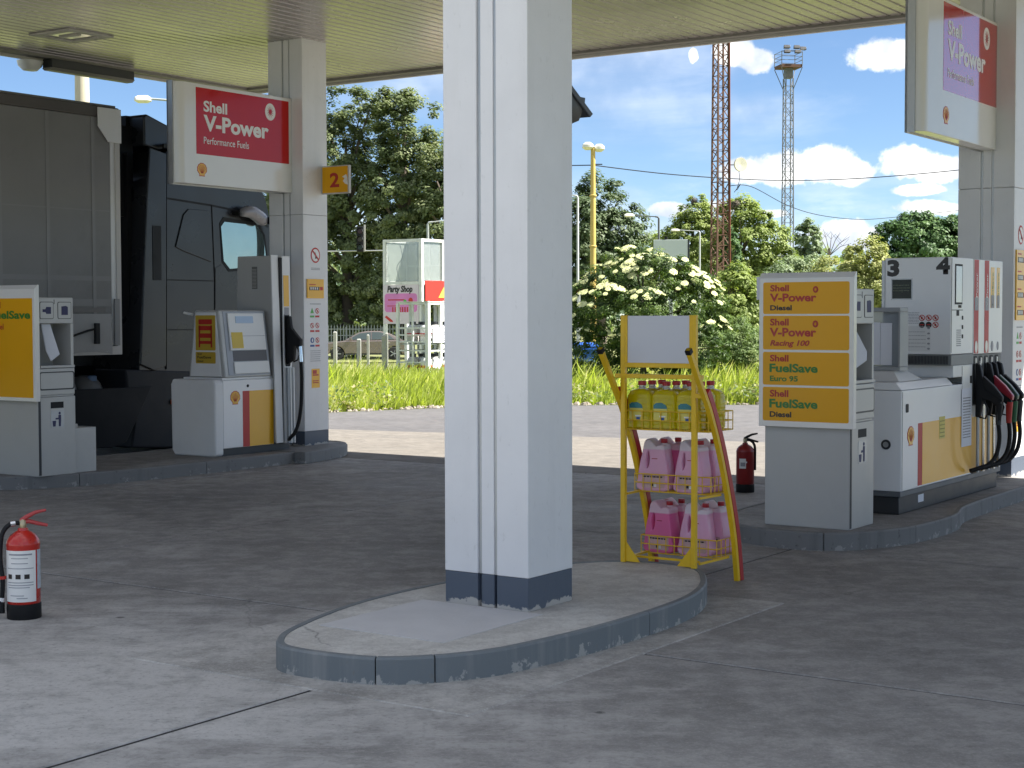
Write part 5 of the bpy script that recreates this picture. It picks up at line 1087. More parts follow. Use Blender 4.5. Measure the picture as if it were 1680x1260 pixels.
def totem():
    D = 46; p = G(692, D); u0, v0 = p[0]*DU.x+p[1]*DU.y, p[0]*DV.x+p[1]*DV.y; z0 = p[2]; u1, v1 = u0+1.0, v0+1.33; zt = Z(391, D); zm = Z(463, D); zb = Z(531, D)
    t = thing('sign_tower', 'metal sign tower with pink shop board and empty glass box on top', 'sign', (u0+.5, v0+.6, z0))
    for u in (u0, u1):
        for v in (v0, v1): part('corner_post', MB().box(u-.05, u+.05, v-.05, v+.05, z0, zt), CAGE, t, bev=.006)
    for z in (zt-.08, zm-.05):
        part('ring_beam', MB().box(u0+.05, u1-.05, v0-.05, v0+.05, z, z+.08).box(u0+.05, u1-.05, v1-.05, v1+.05, z, z+.08).box(u0-.05, u0+.05, v0+.051, v1-.051, z, z+.08).box(u1-.05, u1+.05, v0+.051, v1-.051, z, z+.08), CAGE, t)
    pn = mat('milky_pane', (.42, .44, .41), .25, var=.12, scale=2, dirt=.3, dirtc=(.3, .32, .25))
    part('pane', MB().box(u1-.02, u1, v0+.051, v1-.051, zm+.04, zt-.09), pn, t); part('pane', MB().box(u0+.06, u1-.06, v1-.02, v1, zm+.04, zt-.09), pn, t)
    gl = mat('box_glass', (.6, .64, .62), .05, trans=.75, coat=.5)
    part('pane', MB().box(u0-.01, u0+.0, v0+.052, v1-.052, zm+.04, zt-.09), gl, t); part('pane', MB().box(u0+.052, u1-.052, v0, v0+.01, zm+.04, zt-.09), gl, t)
    part('inner_frame', MB().box(u1-.06, u1-.03, v0+.4, v0+.44, zm+.04, zt-.09).box(u1-.06, u1-.03, v0+.1, v1-.1, zm+.5, zm+.53).box(u1-.06, u1-.03, v0+.9, v0+.93, zm+.04, zt-.09), CAGE, t)
    part('loose_cable', MB().tube(catmull([(u0+.3, v1-.3, zt-.1), (u0+.3, v1-.4, zt-.5), (u0+.3, v1-.2, zt-.8), (u0+.3, v1-.3, zm+.1)], 5, False), .012, 5), BLACK, t)
    bd = part('board', MB().box(u0-.06, u0-.02, v0+.06, v1+.03, zb, zm-.06), mat('poster_pale', (.62, .55, .62), .5, var=.1), t)
    P = (u0-.06, v1+.03, zb); W, Hh = v1-v0-.03, zm-.06-zb
    plate([rrect(.05, W-.05, .3*Hh, .78*Hh, .1)], P, FU, 1, mat('poster_pink', (.62, .2, .5), .5, var=.3, scale=2), bd, 'pink_field')
    text('Party Shop', (u0-.06, v1-.12, zb+.82*Hh), FU, .15*Hh, W*.72, LETK, bd, 2, .05, .15)
    plate([rect(.15, .5, .45*Hh, .47*Hh), rect(.18, .8, .6*Hh, .63*Hh)]+[rect(.33+.09*i, .38+.09*i, .3*Hh, .43*Hh) for i in range(7)], P, FU, 2, LETR, bd, 'poster_print')
    plate([disc(.62*W, .57*Hh, .06, 12), ], P, FU, 3, STG, bd, 'balloon_print'); plate([disc(.78*W, .6*Hh, .08, 12), [(.05, .2), (.25, .06), (.36, .05), (.34, .1), (.12, .24)]], P, FU, 3, STR_, bd, 'balloon_print')
    for k in range(2): part('foot_plate', MB().box(u0-.12, u0+.12, (v0, v1)[k]-.12, (v0, v1)[k]+.12, z0-.02, z0+.03), STEEL, t)
totem()
# concrete posts in the verge and the picket fence behind
POSTM = mat('post_grey', (.36, .36, .33), .8, var=.15, dirt=.3)
for x, yt, D, wd, lab in ((550, 543, 44, .1, 'tallest grey verge post beside the left column'), (589, 555, 38, .1, 'short grey verge post in the middle of the grass'), (604, 548, 50, .08, 'thin grey verge post in front of the parked car door'), (630.5, 549, 37, .11, 'thick grey verge post beside the gas cage'), (634.5, 545, 41, .07, 'slim grey verge post just right of the thick one')):
    p = G(x, D); solo('verge_post', MB().loft([(0, wd/2, wd/2, .01), (Z(yt, D)-p[2]-.03, wd/2, wd/2, .01), (Z(yt, D)-p[2], wd/2-.02, wd/2-.02, .01)]), POSTM, lab, 'post', p, 'grey posts in the verge', world=True)
def fence():
    D = 88; xs0 = (-13.2, -5.2); z0 = tz(D)
    t = thing('picket_fence', 'pale steel picket fence along the far side of the road', 'fence', (-9, D, z0), world=True)
    FM = mat('fence_grey', (.33, .35, .32), .6, var=.15); x = -13.2
    n = 0; me = mesh_of('picket', MB().prism([(-.025, .1), (.025, .1), (.025, 1.62), (0, 1.74), (-.025, 1.62)], 'y', -.012, .012)); me.materials.append(FM)
    while x < -5:
        o = link('picket', me, t); o.location = (x+9, 0, 0); x += .17
    for z in (.3, .75, 1.1, 1.45): part('rail', MB().box(-4.3, 3.9, .013, .05, z, z+.05), FM, t)
    for i in range(5): part('fence_post', MB().box(-4.2+i*2, -4.12+i*2, .051, .13, 0, 1.6), FM, t)
fence()
# parked car
def car():
    D = 80; p = G(600, D); t = thing('parked_car', 'brown-grey saloon car parked behind the verge posts', 'car', p, world=True, rot=R(4))
    CP = mat('car_paint', (.20, .165, .15), .25, metal=.5, var=.05, coat=.8); CG = mat('car_glass', (.03, .05, .05), .05, coat=1)
    # side profile, front towards -x
    low = [(-2.25, .32), (-2.3, .5), (-2.22, .72), (-1.9, .86), (-1.0, .97), (1.5, .99), (2.15, .97), (2.28, .8), (2.3, .45), (2.2, .3)]
    arch = lambda cx: [(cx+.37*math.cos(R(a)), .32+.37*math.sin(R(a))) for a in range(0, 181, 20)]
    prof = [(-2.2, .25)]+[(x, z) for x, z in low[1:-1]]+[(2.2, .25)]+[(x, max(.25, z)) for x, z in arch(1.42)]+[(x, max(.25, z)) for x, z in arch(-1.4)]
    part('body', MB().prism(prof, 'y', -.88, .88), CP, t, bev=.05, seg=3)
    roof = [(-1.05, .97), (-.35, 1.36), (.1, 1.45), (.7, 1.45), (1.2, 1.33), (1.85, 1.0)]
    def gh(sc, y): return [(x*sc+.0, y*(1-.16*(z-.97)/.48), z-.02*(1-sc)) for x, z in roof]
    part('greenhouse', MB().ring([gh(1, -.82), gh(1, .82)]), CP, t, bev=.03)
    for s in (-1, 1):
        for q in ([(-.82, 1.03), (-.28, 1.33), (.28, 1.39), (.28, 1.03)], [(.34, 1.03), (.34, 1.39), (.7, 1.39), (1.12, 1.28), (1.45, 1.03)]):
            P = [(x, s*(.835*(1-.16*(z-.97)/.48)), z) for x, z in q]; P2 = [(x, y*.97, z) for x, y, z in P]; part('side_window', MB().ring([P, P2]), CG, t)
        part('mirror', MB().loft([(1.0, .09, .06, .03), (1.12, .08, .06, .03)], (-.72, s*.95)), CP, t, smooth=40)
        for q in (-.75, .3): part('door_handle', MB().box(q+.75, q+.93, s*.885-.01, s*.885+.01, .84, .87), CHROME, t)
        part('sill', MB().box(-.95, 1.0, s*.885-.012, s*.885+.012, .27, .33), DARKP, t)
        part('headlight', MB().box(-2.26, -1.95, s*.7-.15, s*.7+.15, .66, .78), LETW, t, bev=.03); part('tail_light', MB().box(2.0, 2.31, s*.7-.16, s*.7+.16, .74, .88), STR_, t, bev=.03)
        for cx in (-1.4, 1.42):
            y0 = -.9 if s < 0 else .68
            wq = part('wheel', MB().lathe([(.2, 0), (.3, 0), (.325, .03), (.325, .19), (.3, .22), (.2, .22)], (cx, y0, .325), 24, 'y'), TYRE, t, smooth=40)
            part('rim', MB().lathe([(.02, .02), (.06, .015), (.08, .04), (.19, .03), (.215, .005), (.215, .215), (.02, .2)], (cx, y0, .325), 20, 'y'), CHROME, wq, smooth=35)
            sp = MB()
            for k in range(5): a = 2*math.pi*k/5; sp.bar((cx, y0-.004, .325), (cx+.2*math.cos(a), y0-.002, .325+.2*math.sin(a)), .02, .05)
            part('spokes', sp, STEEL, wq)
car()
# traffic light on a mast arm
def traffic_light():
    D = 66; p = G(519, D); zt = Z(371, D); xh = atD(592, 400, D).x-p[0]
    t = thing('traffic_light', 'dark three-lamp traffic light on a mast arm in front of the poplars', 'traffic light', p, world=True)
    part('mast', MB().tube([(0, 0, 0), (0, 0, Z(395, D)-p[2])], [.09, .06], 10), STEEL, t, smooth=50)
    zc = Z(412, D)-p[2]; part('mast_arm', MB().tube([(0, 0, zc), (xh+1.2, 0, zc+.04)], .025, 8), STEEL, t, smooth=50)
    part('head_bar', MB().box(xh+.13, xh+.19, -.03, .03, zc, Z(368, D)-p[2]), LIP, t)
    hd = part('signal_housing', MB().box(xh-.16, xh+.12, -.12, .12, zc-.02, zt-p[2]), BLACK, t, bev=.02)
    for k in range(3):
        z = zc+.17+k*.33; ln = part('lens', MB().lathe([(.002, 0), (.1, 0), (.1, .03), (.002, .05)], (xh-.02, -.16, z), 16, 'y'), mat('lamp_off_'+'gyr'[k], ((.015, .03, .025), (.05, .035, .015), (.05, .015, .015))[k], .25), hd, smooth=40)
        vz = MB(); n = 9
        vz.ring([[(xh-.02+.125*math.cos(R(200*i/n-10)), yy, z+.125*math.sin(R(200*i/n-10))) for i in range(n+1)] for yy in (-.12, -.36)], close=False, caps=False)
        part('visor', vz, DARKP, hd)
traffic_light()
# lamp posts
LPY = mat('lamp_post_yellow', (.5, .36, .10), .55, var=.12, scale=3, dirt=.2, dirtc=(.3, .25, .12)); GLOBE = mat('lamp_shade_white', (.7, .68, .62), .35, var=.1)
def double_lamp():
    D = 60; p = G(973, D); h = Z(243, D)-p[2]
    t = thing('street_lamp', 'yellow lamp post with two white lamp heads above the flowering bush', 'street lamp', p, world=True)
    part('pole', MB().tube([(0, 0, 0), (0, 0, h*.55), (0, 0, h)], [.13, .11, .085], 14), LPY, t, smooth=60)
    for z in (h*.3, h*.55, h*.78): part('pole_collar', MB().lathe([(.13, z), (.14, z+.02), (.14, z+.05), (.12, z+.07)], n=14), LPY, t, smooth=40)
    part('crossbar', MB().tube([(-.2, -.05, h), (0, 0, h+.05), (.2, .1, h-.02)], .035, 8), DARKP, t)
    for x, y, z in ((-.2, -.1, h+.02), (.24, .2, h-.02)): part('lamp_head', MB().loft([(z-.1, .1, .16, .08), (z-.02, .2, .3, .15), (z+.08, .2, .3, .15), (z+.17, .1, .16, .08)], (x, y)), GLOBE, t, smooth=50)
    part('wire_bracket', MB().box(-.03, .35, -.02, .02, Z(270, D)-p[2]-.02, Z(270, D)-p[2]+.02), DARKP, t)
double_lamp()
def arm_lamp(label, x, yt, D, arm, side, m, hm=GLOBE, hl=.55):
    p = G(x, D); h = Z(yt, D)-p[2]; t = thing('street_lamp', label, 'street lamp', p, world=True, group=None)
    part('pole', MB().tube([(0, 0, 0), (0, 0, h-.1), (side*.05, 0, h-.02), (side*.2, 0, h)], [.08, .055, .05, .04], 10), m, t, smooth=60)
    part('arm', MB().tube([(side*.2, 0, h), (side*arm*.6, 0, h+.04), (side*arm, 0, h+.08)], .028, 8), m, t, smooth=60)
    c = side*(arm+hl/2); part('lamp_head', MB().loft([(h-.02, hl*.3, .06, .04), (h+.03, hl*.5, .13, .08), (h+.11, hl*.48, .12, .07), (h+.16, hl*.3, .06, .04)], (c, 0)), hm, t, smooth=50)
DM = mat('dark_pole', (.06, .065, .07), .5); GP = mat('grey_pole', (.36, .38, .38), .5, var=.1)
arm_lamp('dark street lamp with its arm reaching left above the blank billboard', 1080.5, 356, 85, 1.3, -1, DM, hl=.55)
arm_lamp('grey street lamp left of the rusty mast with a long thin arm', 1147.5, 380, 110, 1.4, -1, GP, hl=.6)
arm_lamp('slim grey street lamp just right of the middle column', 948, 321, 80, 1.2, -1, GP)
arm_lamp('street lamp with pale head against the sky above the truck cab', 332, 166, 40, 1.2, -1, GP, hl=.42)
arm_lamp('small pale street lamp above the sign tower in front of the poplars', 703, 364, 75, .9, 1, GP, hl=.4)
p = G(141, 30); solo('concrete_mast', MB().loft([(0, .16, .16, .15), (5, .135, .135, .13), (9.5, .11, .11, .105)], n=6), mat('mast_cream', (.5, .45, .33), .7, var=.12, scale=2, dirt=.4, dirtc=(.3, .24, .15)), 'cream concrete mast rising behind the trailer', 'mast', p, world=True, smooth=50)
# blank billboard
D = 60; p = G(1100, D); t = thing('billboard', 'blank pale billboard rising above the flowering bush', 'billboard', p, world=True, rot=R(-8))
zb, zt = Z(436, D)-p[2], Z(394, D)-p[2]; part('panel', MB().box(-.64, .64, -.06, .06, zb, zt), mat('board_pale', (.5, .55, .55), .5, var=.04), t, bev=.01)
part('edge', MB().box(.641, .70, -.07, .07, zb, zt), DARKP, t); part('post', MB().box(-.07, .07, .061, .2, 0, zt-.2), STEEL, t); part('spotlight', MB().loft([(zt+.001, .05, .05, .02), (zt+.12, .06, .06, .03)], (-.18, 0)), BLACK, t)
# round red sign seen from the front
D = 50; p = G(950.5, D); t = thing('road_sign', 'small faded red sign on a pole at the left of the bush', 'road sign', p, world=True); z = Z(476, D)-p[2]
part('pole', MB().tube([(0, 0, 0), (0, 0, z+.1)], .03, 8), GP, t); part('sign_disc', MB().lathe([(.005, 0), (.13, 0), (.13, .02), (.005, .02)], (0, -.06, z), 8, 'y'), mat('faded_red', (.5, .15, .1), .5), t)
# lattice masts
RUST = mat('rusty_steel', (.105, .05, .028), .8, var=.45, scale=2.5, dirt=.5, dirtc=(.09, .06, .05)); MSTEEL = mat('mast_steel', (.14, .15, .155), .6, var=.3, scale=3, dirt=.4, dirtc=(.17, .10, .06))
def lattice(name, label, x, D, w0, w1, h, m, step, rot, leg=.035):
    p = G(x, D); t = thing(name, label, 'mast', p, world=True, rot=rot)
    cs = ((-1, -1), (1, -1), (1, 1), (-1, 1)); W = lambda z: (w0+(w1-w0)*z/h)/2
    for sx, sy in cs: part('leg', MB().bar((sx*W(0), sy*W(0), 0), (sx*W(h), sy*W(h), h), leg*2.2), m, t)
    n = int(h/step)
    for k in range(4):
        (ax, ay), (bx, by) = cs[k], cs[(k+1) % 4]; mb = MB()
        for i in range(n):
            za, zc = i*step, (i+1)*step; a, b = (W(za), W(zc)); 
            q, r_ = ((ax, ay), (bx, by)) if i % 2 else ((bx, by), (ax, ay))
            mb.bar((q[0]*a, q[1]*a, za), (r_[0]*b, r_[1]*b, zc), leg); mb.bar((ax*b, ay*b, zc), (bx*b, by*b, zc), leg*.8)
        part('bracing_face', mb, m, t, kind='stuff')
    return t, p
D1 = 76
m1, p1 = lattice('lattice_mast', 'tall rusty lattice mast running up out of view beyond the canopy', 1181, D1, .70, .44, 22, RUST, .5, R(20), .034)
part('climbing_rail', MB().tube([(.36, -.40, 0), (.27, -.30, 22)], .025, 6), mat('rail_red', (.2, .055, .03), .6, var=.2), m1)
zz = Z(272, D1)-p1[2]; part('dish_antenna', MB().lathe([(.02, .05), (.3, 0), (.33, .0), (.33, .1), (.2, .18), (.02, .2)], (.72, -.7, zz), 18, 'y'), mat('dish_cream', (.55, .53, .42), .5), m1, smooth=40)
part('dish_arm', MB().bar((.26, -.26, zz), (.72, -.52, zz), .05), STEEL, m1); part('antenna_cable', MB().tube(catmull([(.7, -.5, zz-.2), (.75, -.5, zz-.7), (.6, -.5, zz-1.2), (.8, -.5, zz-.9), (.5, -.45, zz-1.3)], 5, False), .015, 5), BLACK, m1)
D2 = 132
m2, p2 = lattice('floodlight_mast', 'slender steel lattice mast with a floodlight platform at its top', 1291, D2, .84, .62, Z(130, D2)-tz(D2), MSTEEL, .7, R(10), .036)
ht = Z(130, D2)-p2[2]; hp = Z(113, D2)-p2[2]; w = .88
for sx, sy in ((-1, -1), (1, -1), (1, 1), (-1, 1)):
    part('platform_brace', MB().bar((sx*.32, sy*.32, ht-.9), (sx*w, sy*w, hp-.03), .05), MSTEEL, m2); part('railing_post', MB().bar((sx*w, sy*w, hp+.1), (sx*w, sy*w, hp+1.25), .05), MSTEEL, m2)
part('core', MB().box(-.3, .3, -.3, .3, ht, hp-.03), MSTEEL, m2)
part('platform', MB().box(-w, w, -w, w, hp-.03, hp+.22), RUST, m2); rl = MB()
for z in (hp+.55, hp+.85, hp+1.22):
    rl.bar((-w, -w, z), (w, -w, z), .035).bar((-w, w, z), (w, w, z), .035).bar((-w, -w, z), (-w, w, z), .035).bar((w, -w, z), (w, w, z), .035)
part('railing', rl, MSTEEL, m2)
for x, y, z in ((-.45, -.9, hp+1.12), (.45, -.9, hp+1.12), (-.45, -.8, hp+1.5), (.4, -.8, hp+1.5), (1.05, -.5, hp+1.45)):
    part('floodlight', MB().hexa([(x-.28, y-.2, z), (x+.28, y-.2, z), (x+.24, y+.1, z-.05), (x-.24, y+.1, z-.05), (x-.25, y-.12, z+.25), (x+.25, y-.12, z+.25), (x+.2, y+.14, z+.2), (x-.2, y+.14, z+.2)]), DARKP, m2, bev=.02)
part('floodlight_bar', MB().bar((-.9, -.85, hp+1.24), (1.1, -.7, hp+1.42), .05), MSTEEL, m2)
# cables
def cable(label, pts, r=.018, n=8):
    P = catmull(pts, n, False); a = P[0]; solo('overhead_cable', MB().tube([q-a for q in P], r, 5), BLACK, label, 'cable', tuple(a), 'overhead cables', world=True)
A = lambda x, y, D: tuple(atD(x, y, D))
cable('upper overhead cable sagging from the yellow lamp post across both masts', [A(973, 271, 60), A(1090, 285, 64), A(1200, 293, 68), A(1300, 296, 70), A(1420, 292, 70), A(1572, 279, 70), A(1700, 262, 70)], .02)
cable('short overhead cable left of the yellow lamp post', [A(760, 268, 64), A(850, 272, 62), A(973, 271, 60)], .02)
cable('lower overhead cable hanging from the rusty mast towards the right column', [A(1196, 305, 76.4), A(1232, 306, 77), A(1290, 336, 84), A(1340, 352, 88), A(1400, 359.5, 92), A(1450, 358, 94), A(1575, 345, 96)], .018)
# blue bin
D = 42; p = G(961, D); t = thing('wheelie_bin', 'blue wheeled bin half hidden under the flowering bush', 'bin', p, world=True, rot=R(15)); BB = mat('bin_blue', (.01, .09, .42), .45, var=.1)
part('tub', MB().loft([(.1, .2, .25, .04), (.9, .27, .33, .04)]), BB, t, smooth=40); part('lid', MB().loft([(.905, .3, .36, .04), (.96, .29, .35, .04), (1.0, .22, .3, .04)]), BB, t, smooth=40)
for s in (-.2, .2): part('wheel', MB().lathe([(.02, 0), (.1, 0), (.1, .05), (.02, .05)], (s-.02, .28, .1), 14, 'x'), BLACK, t)
part('front_grip', MB().box(-.2, .2, -.37, -.34, .82, .86), BB, t)

# ------------------------------------------------------------------ vegetation
def leaf_mesh(name, cent, nrm, size, tint, aspect=.6, fold=.0):
    """diamond leaves: cent (n,3), nrm (n,3) directions, size (n), tint (n)"""
    n = len(cent); up = RNG.normal(size=(n, 3)); t = np.cross(nrm, up); t /= np.linalg.norm(t, axis=1)[:, None]+1e-9; b = np.cross(nrm, t)
    s = size[:, None]
    v = np.stack([cent-t*s, cent-b*s*aspect+nrm*s*fold, cent+t*s, cent+b*s*aspect+nrm*s*fold], 1).reshape(-1, 3)
    me = bpy.data.meshes.new(name); me.vertices.add(4*n); me.vertices.foreach_set('co', v.ravel().astype(np.float32))
    me.loops.add(4*n); me.loops.foreach_set('vertex_index', np.arange(4*n, dtype=np.int32)); me.polygons.add(n)
    me.polygons.foreach_set('loop_start', np.arange(0, 4*n, 4, dtype=np.int32)); me.update(calc_edges=True)
    a = me.attributes.new('tint', 'FLOAT', 'POINT'); a.data.foreach_set('value', np.repeat(np.clip(tint, 0, 1), 4).astype(np.float32)); return me
def unit(n):
    d = RNG.normal(size=(n, 3)); return d/np.linalg.norm(d, axis=1)[:, None]
BARK = mat('bark', (.13, .105, .085), .9, var=.35, scale=6, bump=.5)
def tree(name, label, base, blobs, ncl, per, lsize, lm, crad=.14, group='trees beyond the road', gap=.0, droop=(0, 0, 0), trunk=.25, tint0=.5, lname='crown', inner=.25):
    """blobs: ellipsoids (x,y,z,rx,ry,rz) in world metres; clumps of leaves are spread near their surfaces"""
    t = thing(name, label, 'tree', base, world=True, group=group); B = np.array(blobs, float); vol = B[:, 3]*B[:, 5]; pr_ = vol/vol.sum()
    k = RNG.choice(len(B), ncl, p=pr_); d = unit(ncl); rad = 1.06-inner*RNG.random(ncl)**1.2-.35*(RNG.random(ncl) < .3)*RNG.random(ncl)+.12*(RNG.random(ncl) < .12)
    cc = B[k, :3]+d*B[k, 3:6]*rad[:, None]
    # drop clumps that fall deep inside another ellipsoid
    q = np.min(np.sqrt((((cc[:, None]-B[None, :, :3])/B[None, :, 3:6])**2).sum(2)), 1); cc = cc[q > .5]; ncl = len(cc)
    lsize *= .56; per = int(per*2.4)
    cs = (B[:, 3].mean()*crad)*(.6+.9*RNG.random(ncl)); idx = np.repeat(np.arange(ncl), per); n = len(idx)
    dd = unit(n); rr = RNG.random(n)**.4; P = cc[idx]+dd*(cs[idx]*rr)[:, None]*np.array([1.15, 1.15, .8])+np.array(droop)*RNG.random(n)[:, None]
    cen = B[:, :3].mean(0); out = P-cen; out /= np.linalg.norm(out, axis=1)[:, None]+1e-9
    nr = dd*.6+out*.6+np.array([.15, -.1, .6])+RNG.normal(size=(n, 3))*.3; nr /= np.linalg.norm(nr, axis=1)[:, None]
    ti = tint0+.16*RNG.normal(size=ncl)[idx]+.13*RNG.normal(size=n)
    P = P-np.array(base); o = link(lname, leaf_mesh(lname, P, nr, lsize*(.6+.8*RNG.random(n)), ti), t); o.data.materials.append(lm)
    zc = float(B[:, 2].max()); mb = MB(); h = zc-base[2]
    mb.tube([(0, 0, 0), (.1*trunk, 0, h*.3), (-.2*trunk, .1, h*.6), (0, 0, h*.9)], [trunk, trunk*.8, trunk*.5, trunk*.15], 9)
    part('trunk', mb, BARK, t, smooth=60); lb = MB()
    for i in RNG.choice(ncl, min(26, ncl), replace=False):
        e = cc[i]-np.array(base); z0 = max(.12*h, min(e[2]*.75, h*.7)); lb.tube([(0, 0, z0), (e[0]*.5, e[1]*.5, z0*.45+e[2]*.55), tuple(e)], [trunk*.35, trunk*.2, trunk*.06], 5)
    part('limbs', lb, BARK, t, kind='stuff'); return t
def pxblob(x, y, rx, ry, D, rd=None, dy=0):
    p = atD(x, y, D+dy); k = (D+dy)/F; return (p.x, p.y, p.z, rx*k, (rd or (rx+ry)/2.2)*k, ry*k)
POP = leafmat('poplar_leaves', [(0.045, 0.066, 0.024), (0.105, 0.14, 0.055), (0.17, 0.205, 0.09), (0.25, 0.275, 0.15)], 0.32)
DKG = leafmat('dark_tree_leaves', [(0.02, 0.051, 0.017), (0.051, 0.111, 0.031), (0.093, 0.17, 0.051), (0.153, 0.238, 0.085)], .25)
LTG = leafmat('light_tree_leaves', [(0.09, 0.12, 0.03), (0.17, 0.225, 0.055), (0.25, 0.31, 0.08), (0.34, 0.38, 0.15)], 0.4)
YLG = leafmat('pale_shrub_leaves', [(0.117, 0.143, 0.046), (0.221, 0.247, 0.078), (0.325, 0.338, 0.117), (0.429, 0.429, 0.195)], .35)
SLG = leafmat('silver_tree_leaves', [(0.075, 0.12, 0.068), (0.15, 0.21, 0.105), (0.225, 0.285, 0.15), (0.3, 0.36, 0.21)], .3)
def gbase(x, D): return G(x, D)
tree('poplar_tree', 'tall wind-blown poplar right behind the left column', gbase(570, 92), [pxblob(575, 190, 48, 50, 92), pxblob(552, 270, 58, 80, 92), pxblob(590, 340, 52, 90, 92), pxblob(560, 430, 60, 90, 92), pxblob(575, 520, 62, 60, 92)], 620, 46, .17, POP, .22, trunk=.4, tint0=.5)
tree('poplar_tree', 'tall wind-blown poplar behind the sign tower, left of the middle column', gbase(665, 90), [pxblob(640, 190, 40, 44, 90), pxblob(668, 220, 48, 70, 90), pxblob(690, 290, 48, 80, 90), pxblob(650, 330, 50, 100, 90), pxblob(680, 430, 56, 90, 90), pxblob(640, 500, 50, 70, 90)], 640, 46, .17, POP, .22, trunk=.4, tint0=.53)
tree('poplar_tree', 'lower poplar mostly hidden by the middle column', gbase(745, 88), [pxblob(735, 290, 48, 62, 88), pxblob(750, 380, 60, 90, 88), pxblob(740, 490, 58, 80, 88)], 330, 44, .17, POP, .22, trunk=.35, tint0=.5)
tree('poplar_tree', 'poplar left of the first one, hidden behind the left column and cab', gbase(480, 96), [pxblob(478, 260, 60, 90, 96), pxblob(480, 400, 70, 110, 96)], 260, 40, .18, POP, .22, trunk=.35)
tree('leafy_tree', 'large green tree behind the yellow lamp post', gbase(985, 98), [pxblob(985, 330, 42, 46, 98), pxblob(940, 380, 60, 70, 98), pxblob(1030, 385, 40, 50, 98), pxblob(970, 440, 80, 60, 98), pxblob(900, 430, 60, 90, 98)], 620, 42, .18, leafmat('mid_tree_leaves', [(0.03, 0.052, 0.02), (0.065, 0.1, 0.04), (0.11, 0.155, 0.07), (0.17, 0.21, 0.11)], 0.3), .2, trunk=.4)
tree('leafy_tree', 'light green tree right behind the rusty mast', gbase(1215, 120), [pxblob(1215, 352, 34, 30, 120), pxblob(1222, 400, 52, 62, 120), pxblob(1255, 405, 42, 56, 120), pxblob(1180, 440, 34, 70, 120), pxblob(1275, 450, 36, 50, 120), pxblob(1230, 490, 60, 50, 120)], 470, 44, .2, LTG, .22, trunk=.3)
tree('leafy_tree', 'yellow-green tree left of the rusty mast with a bare top', gbase(1135, 125), [pxblob(1168, 400, 28, 50, 125), pxblob(1143, 350, 26, 28, 125), pxblob(1140, 390, 38, 50, 125), pxblob(1110, 420, 44, 50, 125), pxblob(1155, 450, 44, 60, 125)], 420, 42, .19, LTG, .22, trunk=.3, tint0=.6)
tree('leafy_tree', 'dark narrow tree between the rusty mast and the light green tree', gbase(1200, 112), [pxblob(1201, 420, 14, 50, 112), pxblob(1203, 480, 18, 50, 112)], 110, 40, .18, DKG, .3, trunk=.2)
tree('leafy_tree', 'small silvery tree right of the slender mast', gbase(1330, 150), [pxblob(1326, 395, 20, 32, 150), pxblob(1332, 430, 24, 34, 150)], 150, 40, .22, SLG, .25, trunk=.2)
tree('leafy_tree', 'round dark green tree beside the right column', gbase(1515, 95), [pxblob(1505, 385, 44, 34, 95), pxblob(1470, 395, 34, 30, 95), pxblob(1550, 390, 44, 34, 95), pxblob(1510, 425, 74, 34, 95), pxblob(1600, 410, 50, 50, 95)], 520, 42, .17, DKG, .2, trunk=.35, tint0=.48)
for i, (x, y, rx, ry, D, m, lab) in enumerate(((1310, 455, 40, 34, 105, SLG, 'grey-green shrub under the small silvery tree'), (1375, 462, 50, 40, 100, YLG, 'pale shrub behind the top of the service stand'), (1425, 440, 40, 50, 92, YLG, 'tall pale willow shrub left of the round dark tree'), (1280, 470, 36, 36, 100, SLG, 'pale shrub below the slender mast'), (1205, 490, 40, 50, 70, LTG, 'bright green shrub at the foot of the rusty mast'))):
    tree('shrub', lab, gbase(x, D), [pxblob(x, y, rx, ry, D), pxblob(x+rx*.3, y+ry*.6, rx, ry, D), pxblob(x-rx*.4, y+ry*.7, rx, ry*.9, D)], 260, 40, .15, m, .24, group='shrubs beyond the road', trunk=.12)
tree('leafy_tree', 'low yellow-green tree behind the blank billboard', gbase(1082, 140), [pxblob(1075, 425, 42, 40, 140), pxblob(1105, 445, 40, 40, 140), pxblob(1050, 450, 40, 40, 140)], 260, 40, .2, LTG, .22, trunk=.25)
# bare tree and two small conifers on the skyline
D = 170; p = G(1360, D); t = thing('bare_tree', 'small leafless tree on the skyline right of the silvery tree', 'tree', p, world=True); h = Z(408, D)-p[2]
part('trunk', MB().tube([(0, 0, 0), (0, 0, h)], [.14, .08], 7), BARK, t); lb = MB()
for a, l in ((-.9, 3.6), (-.5, 4.2), (-.15, 4.6), (.1, 4.0), (.35, 4.4), (.7, 4.0), (1.0, 3.2)):
    q = Vector((math.sin(a)*l*.8, random.uniform(-.8, .8), h-.5+math.cos(a)*l*.55)); lb.tube([(0, 0, h-.8), tuple(Vector((0, 0, h-.2)).lerp(q, .5)), tuple(q)], [.05, .035, .018], 5)
    for s in (-1, 1): m_ = Vector((0, 0, h-.2)).lerp(q, .6); lb.tube([tuple(m_), tuple(m_+Vector((s*.7, 0, .8)))], [.026, .012], 4)
part('branches', lb, BARK, t, kind='stuff')
